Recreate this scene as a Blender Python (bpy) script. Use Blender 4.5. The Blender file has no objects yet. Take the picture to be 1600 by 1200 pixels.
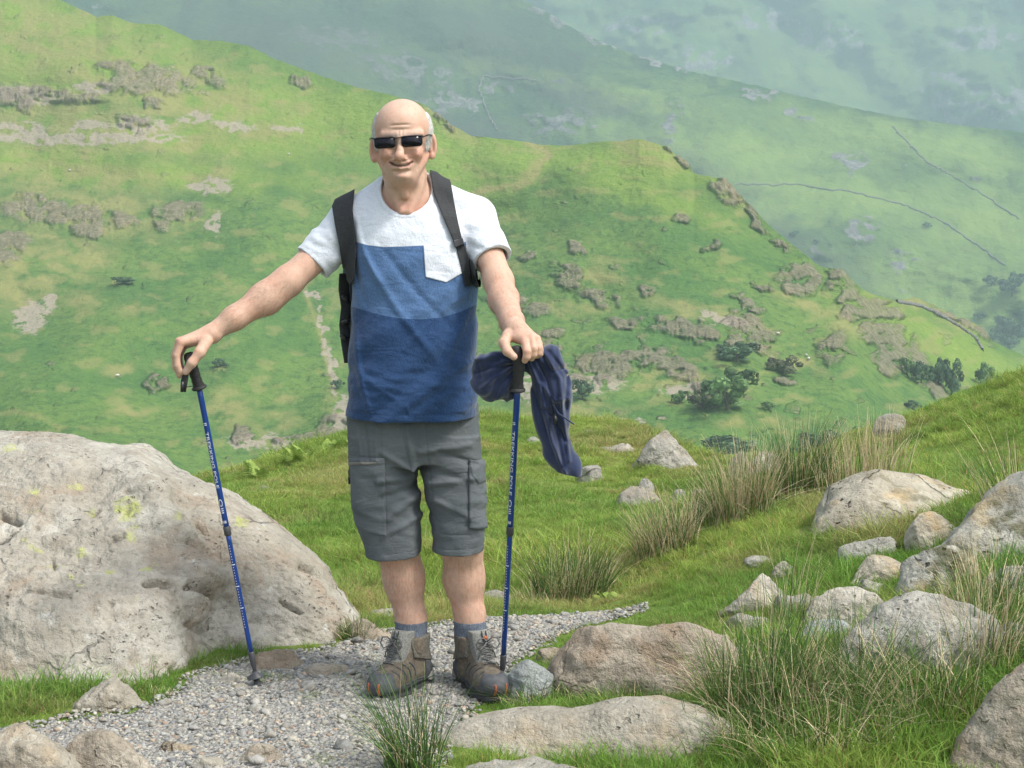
import bpy, bmesh, math, random
import numpy as np
from mathutils import Vector, Matrix
from mathutils.bvhtree import BVHTree
random.seed(7); RNG = np.random.default_rng(7)
S = bpy.context.scene
COL = S.collection

# ------------------------------------------------------------------ camera
CAMZ, F, PITCH = 1.25, 2537.0, math.radians(4.06)
cam = bpy.data.cameras.new('camera'); camo = bpy.data.objects.new('camera', cam); COL.objects.link(camo)
camo.location = (0, 0, CAMZ); camo.rotation_euler = (math.pi/2 - PITCH, 0, 0)
cam.sensor_width = 36; cam.lens = 36*F/1600; cam.clip_start = 0.05; cam.clip_end = 30000
S.camera = camo
# ------------------------------------------------------------------ sky and sun
SUN_EL, SUN_AZ = math.radians(54), math.radians(62)      # azimuth: to the right of the view and behind the camera
w = bpy.data.worlds.new('World'); S.world = w; w.use_nodes = True
nt = w.node_tree; nt.nodes.clear()
sky = nt.nodes.new('ShaderNodeTexSky'); sky.sky_type = 'NISHITA'; sky.sun_disc = False
sky.sun_elevation = SUN_EL; sky.sun_rotation = math.pi - SUN_AZ; sky.air_density = 1; sky.dust_density = 3; sky.ozone_density = 1
hs = nt.nodes.new('ShaderNodeHueSaturation'); hs.inputs['Saturation'].default_value = 0.45   # thin bright cloud
bg = nt.nodes.new('ShaderNodeBackground'); bg.inputs['Strength'].default_value = 0.15
ow = nt.nodes.new('ShaderNodeOutputWorld')
nt.links.new(sky.outputs[0], hs.inputs['Color']); nt.links.new(hs.outputs[0], bg.inputs[0]); nt.links.new(bg.outputs[0], ow.inputs[0])
sl = bpy.data.lights.new('sun', 'SUN'); sl.energy = 2.5; sl.angle = math.radians(10); sl.color = (1, .96, .88)
so = bpy.data.objects.new('sun', sl); COL.objects.link(so)
sdir = Vector((math.sin(SUN_AZ)*math.cos(SUN_EL), -math.cos(SUN_AZ)*math.cos(SUN_EL), math.sin(SUN_EL)))
so.rotation_euler = sdir.to_track_quat('Z', 'Y').to_euler()
vs = S.view_settings; vs.view_transform = 'Standard'; vs.look = 'None'; vs.exposure = 1.1; vs.gamma = 1; vs.use_curve_mapping = False
S.cycles.max_bounces = 8; S.cycles.volume_bounces = 1; S.cycles.transparent_max_bounces = 8
S.cycles.use_denoising = True

# ------------------------------------------------------------------ helpers
CP, SP = math.cos(PITCH), math.sin(PITCH)
def P(px, py, Y):
    """point of the place at photograph pixel (px, py) and distance Y in front of the camera"""
    a = (np.asarray(px, float) - 800)/F; b = (600 - np.asarray(py, float))/F
    t = Y/(CP + b*SP)
    return np.stack(np.broadcast_arrays(a*t, Y + 0*t, CAMZ + t*(b*CP - SP)), -1)
def PXY(p):
    p = np.asarray(p, float); y = p[..., 1]; z = p[..., 2] - CAMZ
    d = y*CP - z*SP; u = y*SP + z*CP
    return 800 + F*p[..., 0]/d, 600 - F*u/d
def V(px, py, Y): return np.array(P(px, py, Y))
def sm(a, b, x):
    t = np.clip((x - a)/(b - a), 0, 1); return t*t*(3 - 2*t)
_pr = np.random.default_rng(3); _perm = np.concatenate([_pr.permutation(256)]*3).astype(np.int32)
_g = _pr.normal(size=(256, 3)).astype(np.float32); _g /= np.linalg.norm(_g, axis=1)[:, None]
def noise(x, y, z=0.0):
    x, y, z = [np.asarray(v, np.float32) for v in np.broadcast_arrays(x, y, z)]
    xi, yi, zi = [np.floor(v).astype(np.int32) for v in (x, y, z)]
    xf, yf, zf = x - xi, y - yi, z - zi
    u, v, ww = [t*t*t*(t*(t*6 - 15) + 10) for t in (xf, yf, zf)]
    r = 0
    for dx in (0, 1):
        wx = u if dx else 1 - u
        for dy in (0, 1):
            wy = v if dy else 1 - v
            for dz in (0, 1):
                wz = ww if dz else 1 - ww
                h = _perm[_perm[_perm[(xi + dx) & 255] + ((yi + dy) & 255)] + ((zi + dz) & 255)]
                g = _g[h]
                r = r + wx*wy*wz*(g[..., 0]*(xf - dx) + g[..., 1]*(yf - dy) + g[..., 2]*(zf - dz))
    return r*1.5
def fbm(x, y, z=0.0, o=4, g=.5, l=2.03, ridged=False):
    a, r = 1.0, 0
    for i in range(o):
        n = noise(x, y, z)
        r = r + a*((1 - 2*np.abs(n)) if ridged else n)
        a *= g; x, y, z = x*l + 13.7, y*l + 5.1, z*l + 9.3
    return r
def mesh_obj(name, v, f, m=None, parent=None, smooth=True, attrs=None, link=True):
    v = np.asarray(v, np.float32); me = bpy.data.meshes.new(name)
    if isinstance(f, np.ndarray):
        n, k = f.shape
        me.vertices.add(len(v)); me.vertices.foreach_set('co', v.ravel())
        me.loops.add(n*k); me.loops.foreach_set('vertex_index', f.astype(np.int32).ravel())
        me.polygons.add(n); me.polygons.foreach_set('loop_start', np.arange(0, n*k, k, dtype=np.int32))
        me.polygons.foreach_set('loop_total', np.full(n, k, np.int32))
        me.update(calc_edges=True); me.validate()
    else:
        me.from_pydata([tuple(map(float, p)) for p in v], [], f); me.update()
    if smooth: me.polygons.foreach_set('use_smooth', np.ones(len(me.polygons), bool))
    for k, a in (attrs or {}).items():
        a = np.asarray(a, np.float32)
        if a.ndim == 1:
            at = me.attributes.new(k, 'FLOAT', 'POINT'); at.data.foreach_set('value', a)
        else:
            at = me.attributes.new(k, 'FLOAT_COLOR', 'POINT')
            at.data.foreach_set('color', np.concatenate([a[:, :3], np.ones((len(a), 1), np.float32)], 1).ravel())
    if m: me.materials.append(m)
    o = bpy.data.objects.new(name, me)
    if link: COL.objects.link(o)
    if parent: o.parent = parent
    return o
def tag(o, label=None, cat=None, group=None, kind=None):
    for k, v in (('label', label), ('category', cat), ('group', group), ('kind', kind)):
        if v: o[k] = v
    return o
def empty(name, loc):
    o = bpy.data.objects.new(name, None); o.location = [float(c) for c in loc]; o.empty_display_size = .1; COL.objects.link(o); return o
def keep(child, parent):
    """parent a mesh made in world coordinates to a thing standing at parent.location (unrotated)"""
    l = np.array(parent.location); me = child.data
    co = np.empty(len(me.vertices)*3, np.float32); me.vertices.foreach_get('co', co)
    me.vertices.foreach_set('co', (co.reshape(-1, 3) - l.astype(np.float32)).ravel()); me.update(); child.parent = parent
    return child
def grid_faces(nr, nc, closed=False):
    i = np.arange(nr - 1)[:, None]; j = np.arange(nc if closed else nc - 1)[None]
    j2 = (j + 1) % nc
    return np.stack(np.broadcast_arrays(i*nc + j, i*nc + j2, (i + 1)*nc + j2, (i + 1)*nc + j), -1).reshape(-1, 4)
def tube(pts, r, n=10, cap=True):
    """verts, faces of a tube through pts; r a radius, a list of radii or (rx, ry) pairs"""
    p = np.asarray(pts, float); m = len(p); r = np.broadcast_to(np.asarray(r, float).reshape(-1, 1) if np.ndim(r) == 1 else r, (m, 2)) if np.ndim(r) < 2 else np.asarray(r, float)
    t = np.gradient(p, axis=0); t /= np.linalg.norm(t, axis=1)[:, None] + 1e-12
    up = np.array([0, 0, 1.]) if abs(t[0, 2]) < .9 else np.array([1., 0, 0]); a = np.cross(t[0], up); a /= np.linalg.norm(a)
    vs_ = []; th = np.arange(n)/n*2*math.pi
    for k in range(m):
        a = a - t[k]*a.dot(t[k]); a /= np.linalg.norm(a); b = np.cross(t[k], a)
        vs_.append(p[k] + np.cos(th)[:, None]*a*r[k, 0] + np.sin(th)[:, None]*b*r[k, 1])
    f = [tuple(q) for q in grid_faces(m, n, True)]
    if cap: f += [tuple(range(n))[::-1], tuple(range((m - 1)*n, m*n))]
    return np.concatenate(vs_), f
def merge(parts):
    vs_, fs, k = [], [], 0
    for v, f in parts:
        vs_.append(np.asarray(v, float)); fs += [tuple(int(i) + k for i in q) for q in f]; k += len(v)
    return np.concatenate(vs_), fs
# surface nets: a mesh from a signed distance field on a rectilinear grid
def surface_net(d, xs, ys, zs):
    s = d < 0; nx, ny, nz = d.shape
    c = np.zeros((nx-1, ny-1, nz-1), np.uint8)
    for i in (0, 1):
        for j in (0, 1):
            for k in (0, 1): c += s[i:nx-1+i, j:ny-1+j, k:nz-1+k]
    ci, cj, ck = np.nonzero((c > 0) & (c < 8))
    idx = np.full(c.shape, -1, np.int32); idx[ci, cj, ck] = np.arange(len(ci))
    acc = np.zeros((len(ci), 3)); cnt = np.zeros(len(ci))
    corners = [(i, j, k) for i in (0, 1) for j in (0, 1) for k in (0, 1)]
    val = {q: d[ci+q[0], cj+q[1], ck+q[2]].astype(float) for q in corners}
    for q in corners:
        for ax in range(3):
            if q[ax] == 0:
                r = list(q); r[ax] = 1; r = tuple(r); a, b = val[q], val[r]
                m = (a < 0) != (b < 0); t = np.where(m, a/np.where(m, a - b, 1), 0)
                pos = np.zeros((len(ci), 3)) + np.array(q); pos[:, ax] = t
                acc += pos*m[:, None]; cnt += m
    f = acc/cnt[:, None]
    v = np.stack([xs[ci] + f[:, 0]*(xs[ci+1]-xs[ci]), ys[cj] + f[:, 1]*(ys[cj+1]-ys[cj]), zs[ck] + f[:, 2]*(zs[ck+1]-zs[ck])], 1)
    Q = []
    for ax, (b1, b2) in enumerate(((1, 2), (2, 0), (0, 1))):
        n = [slice(None)]*3; m = [slice(None)]*3; n[ax] = slice(0, -1); m[ax] = slice(1, None)
        sa, sb = s[tuple(n)], s[tuple(m)]
        e = np.stack(np.nonzero(sa != sb), 1); e = e[(e[:, b1] > 0) & (e[:, b2] > 0) & (e[:, b1] < d.shape[b1]-1) & (e[:, b2] < d.shape[b2]-1)]
        fl = sa[e[:, 0], e[:, 1], e[:, 2]]
        g = []
        for o1, o2 in ((-1, -1), (0, -1), (0, 0), (-1, 0)):
            h = e.copy(); h[:, b1] += o1; h[:, b2] += o2; g.append(idx[h[:, 0], h[:, 1], h[:, 2]])
        q = np.stack(g, 1); q[~fl] = q[~fl][:, ::-1]; Q.append(q)
    return v, np.concatenate(Q)
def laplace(v, f, n=2, lam=.5):
    e = np.concatenate([f[:, [0, 1]], f[:, [1, 2]], f[:, [2, 3]], f[:, [3, 0]]]); e = np.concatenate([e, e[:, ::-1]])
    c = np.bincount(e[:, 0], minlength=len(v))[:, None]
    for _ in range(n):
        for l in (lam, -lam*1.04):
            s = np.stack([np.bincount(e[:, 0], v[e[:, 1], k], minlength=len(v)) for k in range(3)], 1)
            v = v + l*(s/np.maximum(c, 1) - v)
    return v
class Field:
    def __init__(s, xs, ys, zs): s.xs, s.ys, s.zs = xs, ys, zs; s.d = np.full((len(xs), len(ys), len(zs)), .5, np.float32)
    def win(s, lo, hi):
        r = []
        for a, l, h in zip((s.xs, s.ys, s.zs), lo, hi):
            i, j = max(0, np.searchsorted(a, l) - 1), min(len(a), np.searchsorted(a, h) + 1)
            if j <= i: return None
            r.append(slice(i, j))
        return tuple(r)
    def op(s, fn, lo, hi, k=.01, sub=False):
        m = k + .02; wdw = s.win(np.asarray(lo) - m, np.asarray(hi) + m)
        if wdw is None: return
        X = s.xs[wdw[0]][:, None, None]; Y = s.ys[wdw[1]][None, :, None]; Z = s.zs[wdw[2]][None, None, :]
        b = fn(X, Y, Z).astype(np.float32); a = s.d[wdw]
        if sub: b = -b; h = np.clip(.5 - .5*(b - a)/k, 0, 1); s.d[wdw] = a*h + b*(1 - h) + k*h*(1 - h)
        else: h = np.clip(.5 + .5*(b - a)/k, 0, 1); s.d[wdw] = a*h + b*(1 - h) - k*h*(1 - h)
    def cap(s, a, b, ra, rb=None, k=.01, sub=False):
        rb = ra if rb is None else rb; a, b = np.asarray(a, float), np.asarray(b, float); r = max(ra, rb)
        s.op(lambda X, Y, Z: sd_cap(X, Y, Z, a, b, ra, rb), np.minimum(a, b) - r, np.maximum(a, b) + r, k, sub)
    def ell(s, c, r, k=.01, R=None, sub=False):
        c = np.asarray(c, float); r = np.asarray(r, float); m = r if R is None else np.full(3, r.max())
        s.op(lambda X, Y, Z: sd_ell(X, Y, Z, c, r, R), c - m, c + m, k, sub)
    def mesh(s): return surface_net(s.d, s.xs, s.ys, s.zs)
def sd_cap(X, Y, Z, a, b, ra, rb):
    d = b - a; L = d.dot(d) + 1e-12; px, py, pz = X - a[0], Y - a[1], Z - a[2]
    t = np.clip((px*d[0] + py*d[1] + pz*d[2])/L, 0, 1)
    return np.sqrt((px - t*d[0])**2 + (py - t*d[1])**2 + (pz - t*d[2])**2) - (ra + (rb - ra)*t)
def sd_ell(X, Y, Z, c, r, R=None):
    x, y, z = X - c[0], Y - c[1], Z - c[2]
    if R is not None:   # columns of R are the ellipsoid's axes
        x, y, z = [x*R[0][i] + y*R[1][i] + z*R[2][i] for i in range(3)]
    k0 = np.sqrt((x/r[0])**2 + (y/r[1])**2 + (z/r[2])**2); k1 = np.sqrt((x/r[0]**2)**2 + (y/r[1]**2)**2 + (z/r[2]**2)**2) + 1e-9
    return k0*(k0 - 1)/k1
def ax(lo, hi, h, fine=()):
    """axis samples of step h, finer inside the (lo, hi, step) ranges"""
    r = [lo]
    while r[-1] < hi:
        st = h
        for a, b, q in fine:
            if a <= r[-1] < b: st = min(st, q)
        r.append(r[-1] + st)
    return np.array(r)

def ico(sub):
    bm = bmesh.new(); bmesh.ops.create_icosphere(bm, subdivisions=sub, radius=1)
    v = np.array([q.co[:] for q in bm.verts]); f = np.array([[q.index for q in g.verts] for g in bm.faces]); bm.free(); return v, f
ICO = {k: ico(k) for k in (1, 2, 3, 4, 5, 6)}
# ------------------------------------------------------------------ materials
class N:
    """small node-tree writer"""
    def __init__(s, name):
        s.m = bpy.data.materials.new(name); s.m.use_nodes = True; s.t = s.m.node_tree; s.t.nodes.clear()
        s.out = s.t.nodes.new('ShaderNodeOutputMaterial'); s.b = s.t.nodes.new('ShaderNodeBsdfPrincipled'); s.link(s.b.outputs[0], s.out.inputs[0])
        s.pos = s.t.nodes.new('ShaderNodeNewGeometry').outputs['Position']
    def link(s, a, b): s.t.links.new(a, b)
    def new(s, t, **k):
        n = s.t.nodes.new('ShaderNode' + t)
        for a, v in k.items(): setattr(n, a, v)
        return n
    def put(s, sock, v):
        if isinstance(v, bpy.types.NodeSocket): s.link(v, sock)
        elif isinstance(v, tuple) and len(v) == 3 and sock.type == 'RGBA': sock.default_value = (*v, 1)
        else: sock.default_value = v
    def set(s, **k):
        al = dict(base='Base Color', rough='Roughness', spec='Specular IOR Level', normal='Normal', metal='Metallic', sss='Subsurface Weight', sheen='Sheen Weight', coat='Coat Weight')
        for a, v in k.items(): s.put(s.b.inputs[al.get(a, a)], v)
        return s
    def noise(s, scale, detail=4, rough=.55, vec=None, dist=0, w=None):
        n = s.new('TexNoise'); n.inputs['Scale'].default_value = scale; n.inputs['Detail'].default_value = detail; n.inputs['Roughness'].default_value = rough; n.inputs['Distortion'].default_value = dist
        s.link(vec or s.pos, n.inputs['Vector']); return n.outputs['Fac']
    def voro(s, scale, feature='F1', vec=None, rnd=1):
        n = s.new('TexVoronoi', feature=feature); n.inputs['Scale'].default_value = scale; n.inputs['Randomness'].default_value = rnd
        s.link(vec or s.pos, n.inputs['Vector']); return n.outputs['Distance'], n.outputs['Color'] if 'Color' in n.outputs else None
    def scale(s, v, xyz=(1, 1, 1), rot=(0, 0, 0)):
        n = s.new('Mapping'); n.inputs['Scale'].default_value = xyz; n.inputs['Rotation'].default_value = rot; s.link(v, n.inputs['Vector']); return n.outputs[0]
    def ramp(s, f, lo, hi, a=0., b=1.):
        n = s.new('MapRange', interpolation_type='SMOOTHSTEP'); s.put(n.inputs['Value'], f)
        for k, v in zip(('From Min', 'From Max', 'To Min', 'To Max'), (lo, hi, a, b)): n.inputs[k].default_value = v
        return n.outputs[0]
    def mix(s, f, a, b, blend='MIX'):
        n = s.new('Mix', data_type='RGBA', blend_type=blend); s.put(n.inputs[0], f); s.put(n.inputs[6], a); s.put(n.inputs[7], b); return n.outputs[2]
    def math(s, op, a, b=0.):
        n = s.new('Math', operation=op); s.put(n.inputs[0], a); s.put(n.inputs[1], b); return n.outputs[0]
    def attr(s, name, inst=False):
        n = s.new('Attribute'); n.attribute_name = name
        if inst: n.attribute_type = 'INSTANCER'
        return n.outputs['Color'], n.outputs['Fac']
    def bump(s, h, strength=.5, dist=.01, normal=None):
        n = s.new('Bump'); n.inputs['Strength'].default_value = strength; n.inputs['Distance'].default_value = dist; s.link(h, n.inputs['Height'])
        if normal: s.link(normal, n.inputs['Normal'])
        return n.outputs[0]
    def objc(s): return s.new('TexCoord').outputs['Object']
def simple(name, c, rough=.6, bs=0, bd=.001, var=.1, **k):
    n = N(name); v = n.objc()
    if bs:
        h = n.noise(bs, 3, vec=v); n.set(normal=n.bump(h, .5, bd))
        n.set(base=n.mix(n.ramp(h, .3, .7), tuple(x*(1-var) for x in c), tuple(min(1, x*(1+var)) for x in c)))
    else: n.set(base=c)
    n.set(rough=rough, **k); return n.m
# ================================================================== the setting
def pl(pts, x):
    p = np.array(pts, float); return np.interp(x, p[:, 0], p[:, 1])
# ---- near ground: a smooth sheet through points read off the place (pixel, distance)
_cp = []
for q in [(800,1200,4.1,),(800,1080,4.81)]: _cp.append(P(*q))
for x, y, z in [(-3,0,-.1),(0,0,-.12),(3,0,.0),(-3,3,-.05),(-1.2,4.0,-.03),(0,3,-.06),(-.5,4,-.03),(-.4,4.8,-.02),(-.2,5.5,-.01),(-1,5,-.01),(-2.2,5,0),(-.1,5.9,-.02),(.4,5.95,-.02),(-3.5,6,.02),(-5,5,.0),
                (0,7,-.07),(-1.3,7,-.08),(-2.5,8,-.12),(-5,8,-.2),(-6,11,-.8),(5,4,.5),(5,6,.75),(6,9,.95),(6,12,1.0),(3,3,.15),(4.5,2,.3)]: _cp.append(np.array([x, y, z]))
for q in [(330,770,10.5),(440,735,11),(540,692,11.5),(600,760,9.5),(760,664,12.5),(760,800,8.8),(900,665,12.5),(1040,698,11.3),(1010,800,9),(1130,738,10.4),(1240,748,10.),(1315,722,10.),(1400,680,10.),(1500,648,9.8),(1600,614,9.5),
          (1480,730,7.6),(1380,740,7.6),(1590,740,7.2),(900,930,6.6),(1000,945,6.05),(1120,890,6.2),(1255,838,6.3),(1400,800,6.3),(1180,960,5.4),(1380,900,5.5),(1540,930,5.),(1560,880,5.3),(1100,1085,4.6),(930,1075,4.72),(1330,1080,4.45),(1560,1040,4.45),(1350,1190,4.05),(1590,1195,4.0),(1050,1195,4.1),(760,1190,4.12),(800,1100,4.72),(980,1010,5.2)]: _cp.append(P(*q))
_cp = np.array(_cp)
def _tps():
    X = _cp[:, :2]; n = len(X); r = np.linalg.norm(X[:, None] - X[None], axis=2); K = np.where(r > 0, r*r*np.log(r + 1e-9), 0) + np.eye(n)*.02
    A = np.zeros((n+3, n+3)); A[:n, :n] = K; A[:n, n] = 1; A[:n, n+1:] = X; A[n:, :n] = A[:n, n:].T
    return np.linalg.solve(A, np.concatenate([_cp[:, 2], np.zeros(3)]))
_w = _tps()
def edge_y(x):           # where the hilltop breaks away into the valley
    return pl([(-9,8),(-4,10),(-1.7,11.4),(0,13),(.85,12.5),(1.15,11.2),(1.45,10.5),(2.1,10.2),(2.6,10.1),(6,10.5),(9,10)], x)
def ground_raw(x, y):
    x, y = np.broadcast_arrays(np.asarray(x, float), np.asarray(y, float)); sh = x.shape; x = x.ravel(); y = y.ravel(); r = np.zeros(len(x))
    e = edge_y(x); yc = np.clip(np.minimum(y, e), -4, 99); xc = np.clip(x, -6.5, 6.5)
    for i in range(0, len(x), 60000):
        s = slice(i, i+60000); R2 = (xc[s, None]-_cp[:, 0])**2 + (yc[s, None]-_cp[:, 1])**2
        r[s] = (np.where(R2 > 0, .5*R2*np.log(R2+1e-9), 0)@_w[:-3]) + _w[-3] + _w[-2]*xc[s] + _w[-1]*yc[s]
    d = np.maximum(y - e, 0); r = r - np.where(d < 60, .35*d*sm(0, 3, d) + .012*np.minimum(d, 2)**2, .35*d)*np.where(d > 130, 130/np.maximum(d, 1), 1)
    return r.reshape(sh)
# path outline, on the ground
_path = np.array([P(px, py, 1.25*F/(py-420))[:2] for px, py in [(-40,1150),(130,1118),(255,1098),(310,1052),(420,1030),(560,1004),(610,985),(680,975),(760,965),(860,957),(940,953),(1010,950),(1010,962),(930,978),(870,1000),(815,1040),(775,1075),(745,1105),(715,1135),(695,1170),(660,1215)]] + [np.array(q) for q in [(-.15,3),(.1,1.5),(.2,-3),(-1.3,-3),(-1.5,2),(-1.6,3.4)]])
def poly_sd(poly, x, y):
    x, y = np.asarray(x, float), np.asarray(y, float); d = np.full(x.shape, 1e9); ins = np.zeros(x.shape, bool)
    for i in range(len(poly)):
        a, b = poly[i], poly[(i+1) % len(poly)]; e = b - a
        t = np.clip(((x-a[0])*e[0] + (y-a[1])*e[1])/(e@e), 0, 1)
        d = np.minimum(d, (x-a[0]-t*e[0])**2 + (y-a[1]-t*e[1])**2)
        c = ((a[1] > y) != (b[1] > y)) & (x < (b[0]-a[0])*(y-a[1])/(b[1]-a[1]+1e-12) + a[0]); ins ^= c
    return np.where(ins, -1, 1)*np.sqrt(d)
def path_mask(x, y): return -poly_sd(_path, x, y) + .05*noise(x*5, y*5) + .03*noise(x*14, y*14, 4)   # > 0 on the path
def ground_z(x, y, fine=True):
    z = ground_raw(x, y); x, y = np.asarray(x, float), np.asarray(y, float)
    m = sm(.02, -.25, path_mask(x, y)) if fine else 1
    far = sm(6, 9, y)
    return z + m*(.03*fbm(x*1.7, y*1.7, 2, 3)*(1 + .9*far) + .014*noise(x*6, y*6, 1)*(1 + far)) + .006*noise(x*9, y*9, 7)
def ground_h(x, y): return float(ground_z(np.array([x]), np.array([y]))[0])

def m_ground():
    n = N('turf_soil'); a = n.noise(2.2, 5); b = n.noise(30, 4); c = n.noise(.7, 3)
    g = n.mix(n.ramp(a, .35, .65), (.085, .15, .022), (.14, .19, .035))
    g = n.mix(n.ramp(c, .5, .68), g, (.20, .18, .06)); g = n.mix(n.ramp(b, .55, .75, 0, .6), g, (.05, .07, .015))
    n.set(base=g, rough=.9, spec=.2, normal=n.bump(b, .8, .02)); return n.m
ny = [-3.0]
while ny[-1] < 420: ny.append(ny[-1] + (max(.018, .0065*ny[-1]) if 3.6 < ny[-1] < 15 else .08 if ny[-1] <= 3.6 else .05*ny[-1]))
ny = np.array(ny); nu = np.linspace(-1, 1, 420); nu = .62*nu + .38*nu**3
GX = nu[None]*(4 + .62*np.maximum(ny, 0)[:, None]); GY = ny[:, None] + 0*GX
GZ = ground_z(GX, GY)
ground = tag(mesh_obj('ground', np.stack([GX, GY, GZ], -1).reshape(-1, 3), grid_faces(*GX.shape), m_ground()), kind='structure')

def m_gravelbed():
    n = N('gravel_bed'); d, c = n.voro(70); d2, c2 = n.voro(160)
    g = n.mix(n.noise(6, 4), (.25, .24, .22), (.36, .34, .31)); g = n.mix(.35, g, n.mix(n.ramp(c2, .2, .8), (.16, .16, .16), (.42, .40, .37)))
    n.set(base=g, rough=.9, spec=.2, normal=n.bump(d, 1, .02)); return n.m
px_, py_ = np.meshgrid(np.arange(-1.75, .75, .022), np.arange(2.2, 6.2, .022)); pm = path_mask(px_, py_)
pz = ground_z(px_, py_) + np.where(pm > 0, .012*sm(0, .06, pm), -.01) - .004 + .004*noise(px_*30, py_*30)
pf = grid_faces(*px_.shape); pf = pf[(pm.ravel()[pf] > -.04).all(1)]
uq, inv = np.unique(pf, return_inverse=True)
path = tag(mesh_obj('path', np.stack([px_, py_, pz], -1).reshape(-1, 3)[uq], inv.reshape(-1, 4), m_gravelbed()), kind='structure')

# ---- hillside across the valley
RIDGE = [(-900,-330),(-300,-150),(0,-32),(60,-10),(95,0),(120,12),(150,26),(175,24),(205,36),(250,38),(300,62),(345,64),(390,72),(430,92),(500,118),(560,137),(600,146),(640,156),(662,163),(703,194),(737,212),(806,220),(850,227),(885,227),(937,222),(1000,217),(1037,228),(1075,256),(1084,271),(1131,280),(1162,312),(1200,350),(1225,372),(1256,396),(1282,417),(1318,424),(1337,445),(1358,458),(1400,470),(1430,464),(1465,480),(1500,497),(1535,510),(1547,531),(1600,556),(1750,625),(2300,800)]
BASE_D, BASE_PY = 300., 812.
def ridge_d(px): return pl([(-900,900),(0,720),(500,640),(900,560),(1100,520),(1340,480),(1420,560),(1600,600),(2300,640)], px)
#  features of the hillside: (px, py, half width, half height, tilt in degrees)
CRAGS = [(1392,528,75,16,58),(1338,478,34,18,48),(1440,590,46,12,48),(60,330,62,26,4),(150,338,60,20,8),(235,120,75,22,14),(200,133,45,16,10),(285,332,38,17,-10),(252,345,20,20,0),(22,155,45,22,5),(8,385,26,40,60),(95,150,60,12,4),(140,365,28,14,10),(470,128,18,9,10),(330,122,30,14,20),(240,160,16,11,0),
  (210,190,30,10,10),(178,106,30,8,10),(1180,610,0,0,0),(885,430,26,22,20),(790,470,42,15,8),(830,485,30,10,6),(935,465,35,14,10),(1070,515,65,17,12),(1165,510,28,22,30),(1190,530,20,24,50),(935,575,55,26,-6),(880,590,40,24,0),(1000,560,55,14,-12),(1060,575,40,18,20),
  (1250,440,34,22,25),(1310,437,26,24,40),(1255,420,22,14,0),(1302,545,24,28,30),(1340,500,34,16,50),(1385,505,44,26,62),(1420,555,46,22,62),(1455,600,40,13,45),(1375,540,60,12,48),(1170,475,32,10,25),(1145,535,18,12,0),(905,385,14,12,0),(1110,385,14,10,30),(1065,340,12,9,20),
  (1140,300,32,16,40),(1180,340,30,10,50),(1060,245,26,9,38),(1215,385,20,9,45),(840,565,30,18,0),(855,545,22,14,10),(525,672,34,24,0),(500,688,28,14,0),(455,690,30,9,0),(380,680,14,12,0),(245,600,16,14,0),(690,190,24,6,40),(1350,250,0,0,0),(1380,570,26,10,40),(1230,595,26,8,15),(1100,605,20,10,0),(770,430,24,10,0),(1490,495,44,7,22),(1530,518,14,12,30),(350,40,8,6,0),(480,128,12,8,0),(860,520,26,10,0),(975,505,30,9,10),(830,400,12,8,0),(1015,455,18,9,10),(1190,450,14,8,30)]
SCREE = [(48,496,32,24,-25),(80,470,10,12,0),(25,205,55,14,0),(135,200,34,12,-4),(215,197,46,13,0),(300,187,26,11,-10),(365,195,36,9,10),(450,200,30,6,8),(145,137,30,9,5),(35,150,50,18,0),(110,215,180,9,0),(1085,610,60,10,0),(830,610,50,20,0),(920,600,60,16,0),(950,660,60,8,0),(400,690,50,14,0),(460,200,14,6,0),(485,460,6,18,-70),(505,520,6,46,-8),(520,580,6,40,-8),(532,650,14,40,0),(330,290,34,10,0),(335,350,8,22,0),(1130,500,40,10,15)]
DRY = [(60,60,190,60,20),(250,140,200,60,14),(120,190,240,50,5),(100,270,180,24,5),(30,420,120,60,0),(120,330,160,40,6),(215,480,26,16,0),(330,270,40,12,0),(120,400,50,30,0),(700,190,60,14,40),(850,232,16,12,60),(838,262,16,26,20),(822,285,30,7,-20),(765,296,28,6,-20),(1010,240,60,20,20),(1150,300,40,20,40),(935,432,46,12,8),(1105,490,90,12,14),(880,480,60,10,5),(1255,470,60,12,20),(1430,470,60,8,20),(1500,500,46,12,22),(1080,600,80,16,4),(340,640,50,10,0),(430,660,40,14,0),(210,640,40,8,0),(900,640,80,10,0),(360,640,30,30,0),(445,620,20,12,0),(195,580,30,12,0),(560,300,40,20,0),(1310,500,40,20,35),(1190,660,70,10,0),(1230,560,60,8,20)]
LIT = [(60,60,260,90,18),(330,150,330,60,18),(600,210,200,50,25),(900,250,260,34,4),(60,250,220,24,2),(300,215,260,26,6),(200,270,240,20,3),(1030,240,90,22,20),(1480,540,150,40,25),(1420,500,100,22,22),(830,265,40,20,0),(1000,300,120,20,20)]  # patches where sunlight is painted into the grass colour
def blobs(L, px, py, soft=.5, seed=0, warp=1.):
    m = np.zeros(px.shape)
    wx = warp*(14*noise(px/40, py/28, seed) + 6*noise(px/14, py/10, seed+1)); wy = warp*(8*noise(px/38, py/26, seed+2) + 4*noise(px/13, py/9, seed+3))
    X, Y = px + wx, py + wy
    for cx, cy, rx, ry, an in L:
        if rx == 0: continue
        c, s = math.cos(math.radians(an)), math.sin(math.radians(an)); dx, dy = X-cx, Y-cy
        d = np.sqrt(((dx*c+dy*s)/rx)**2 + ((-dx*s+dy*c)/ry)**2)
        m = np.maximum(m, sm(1 + soft, 1 - soft, d))
    return m
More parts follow.
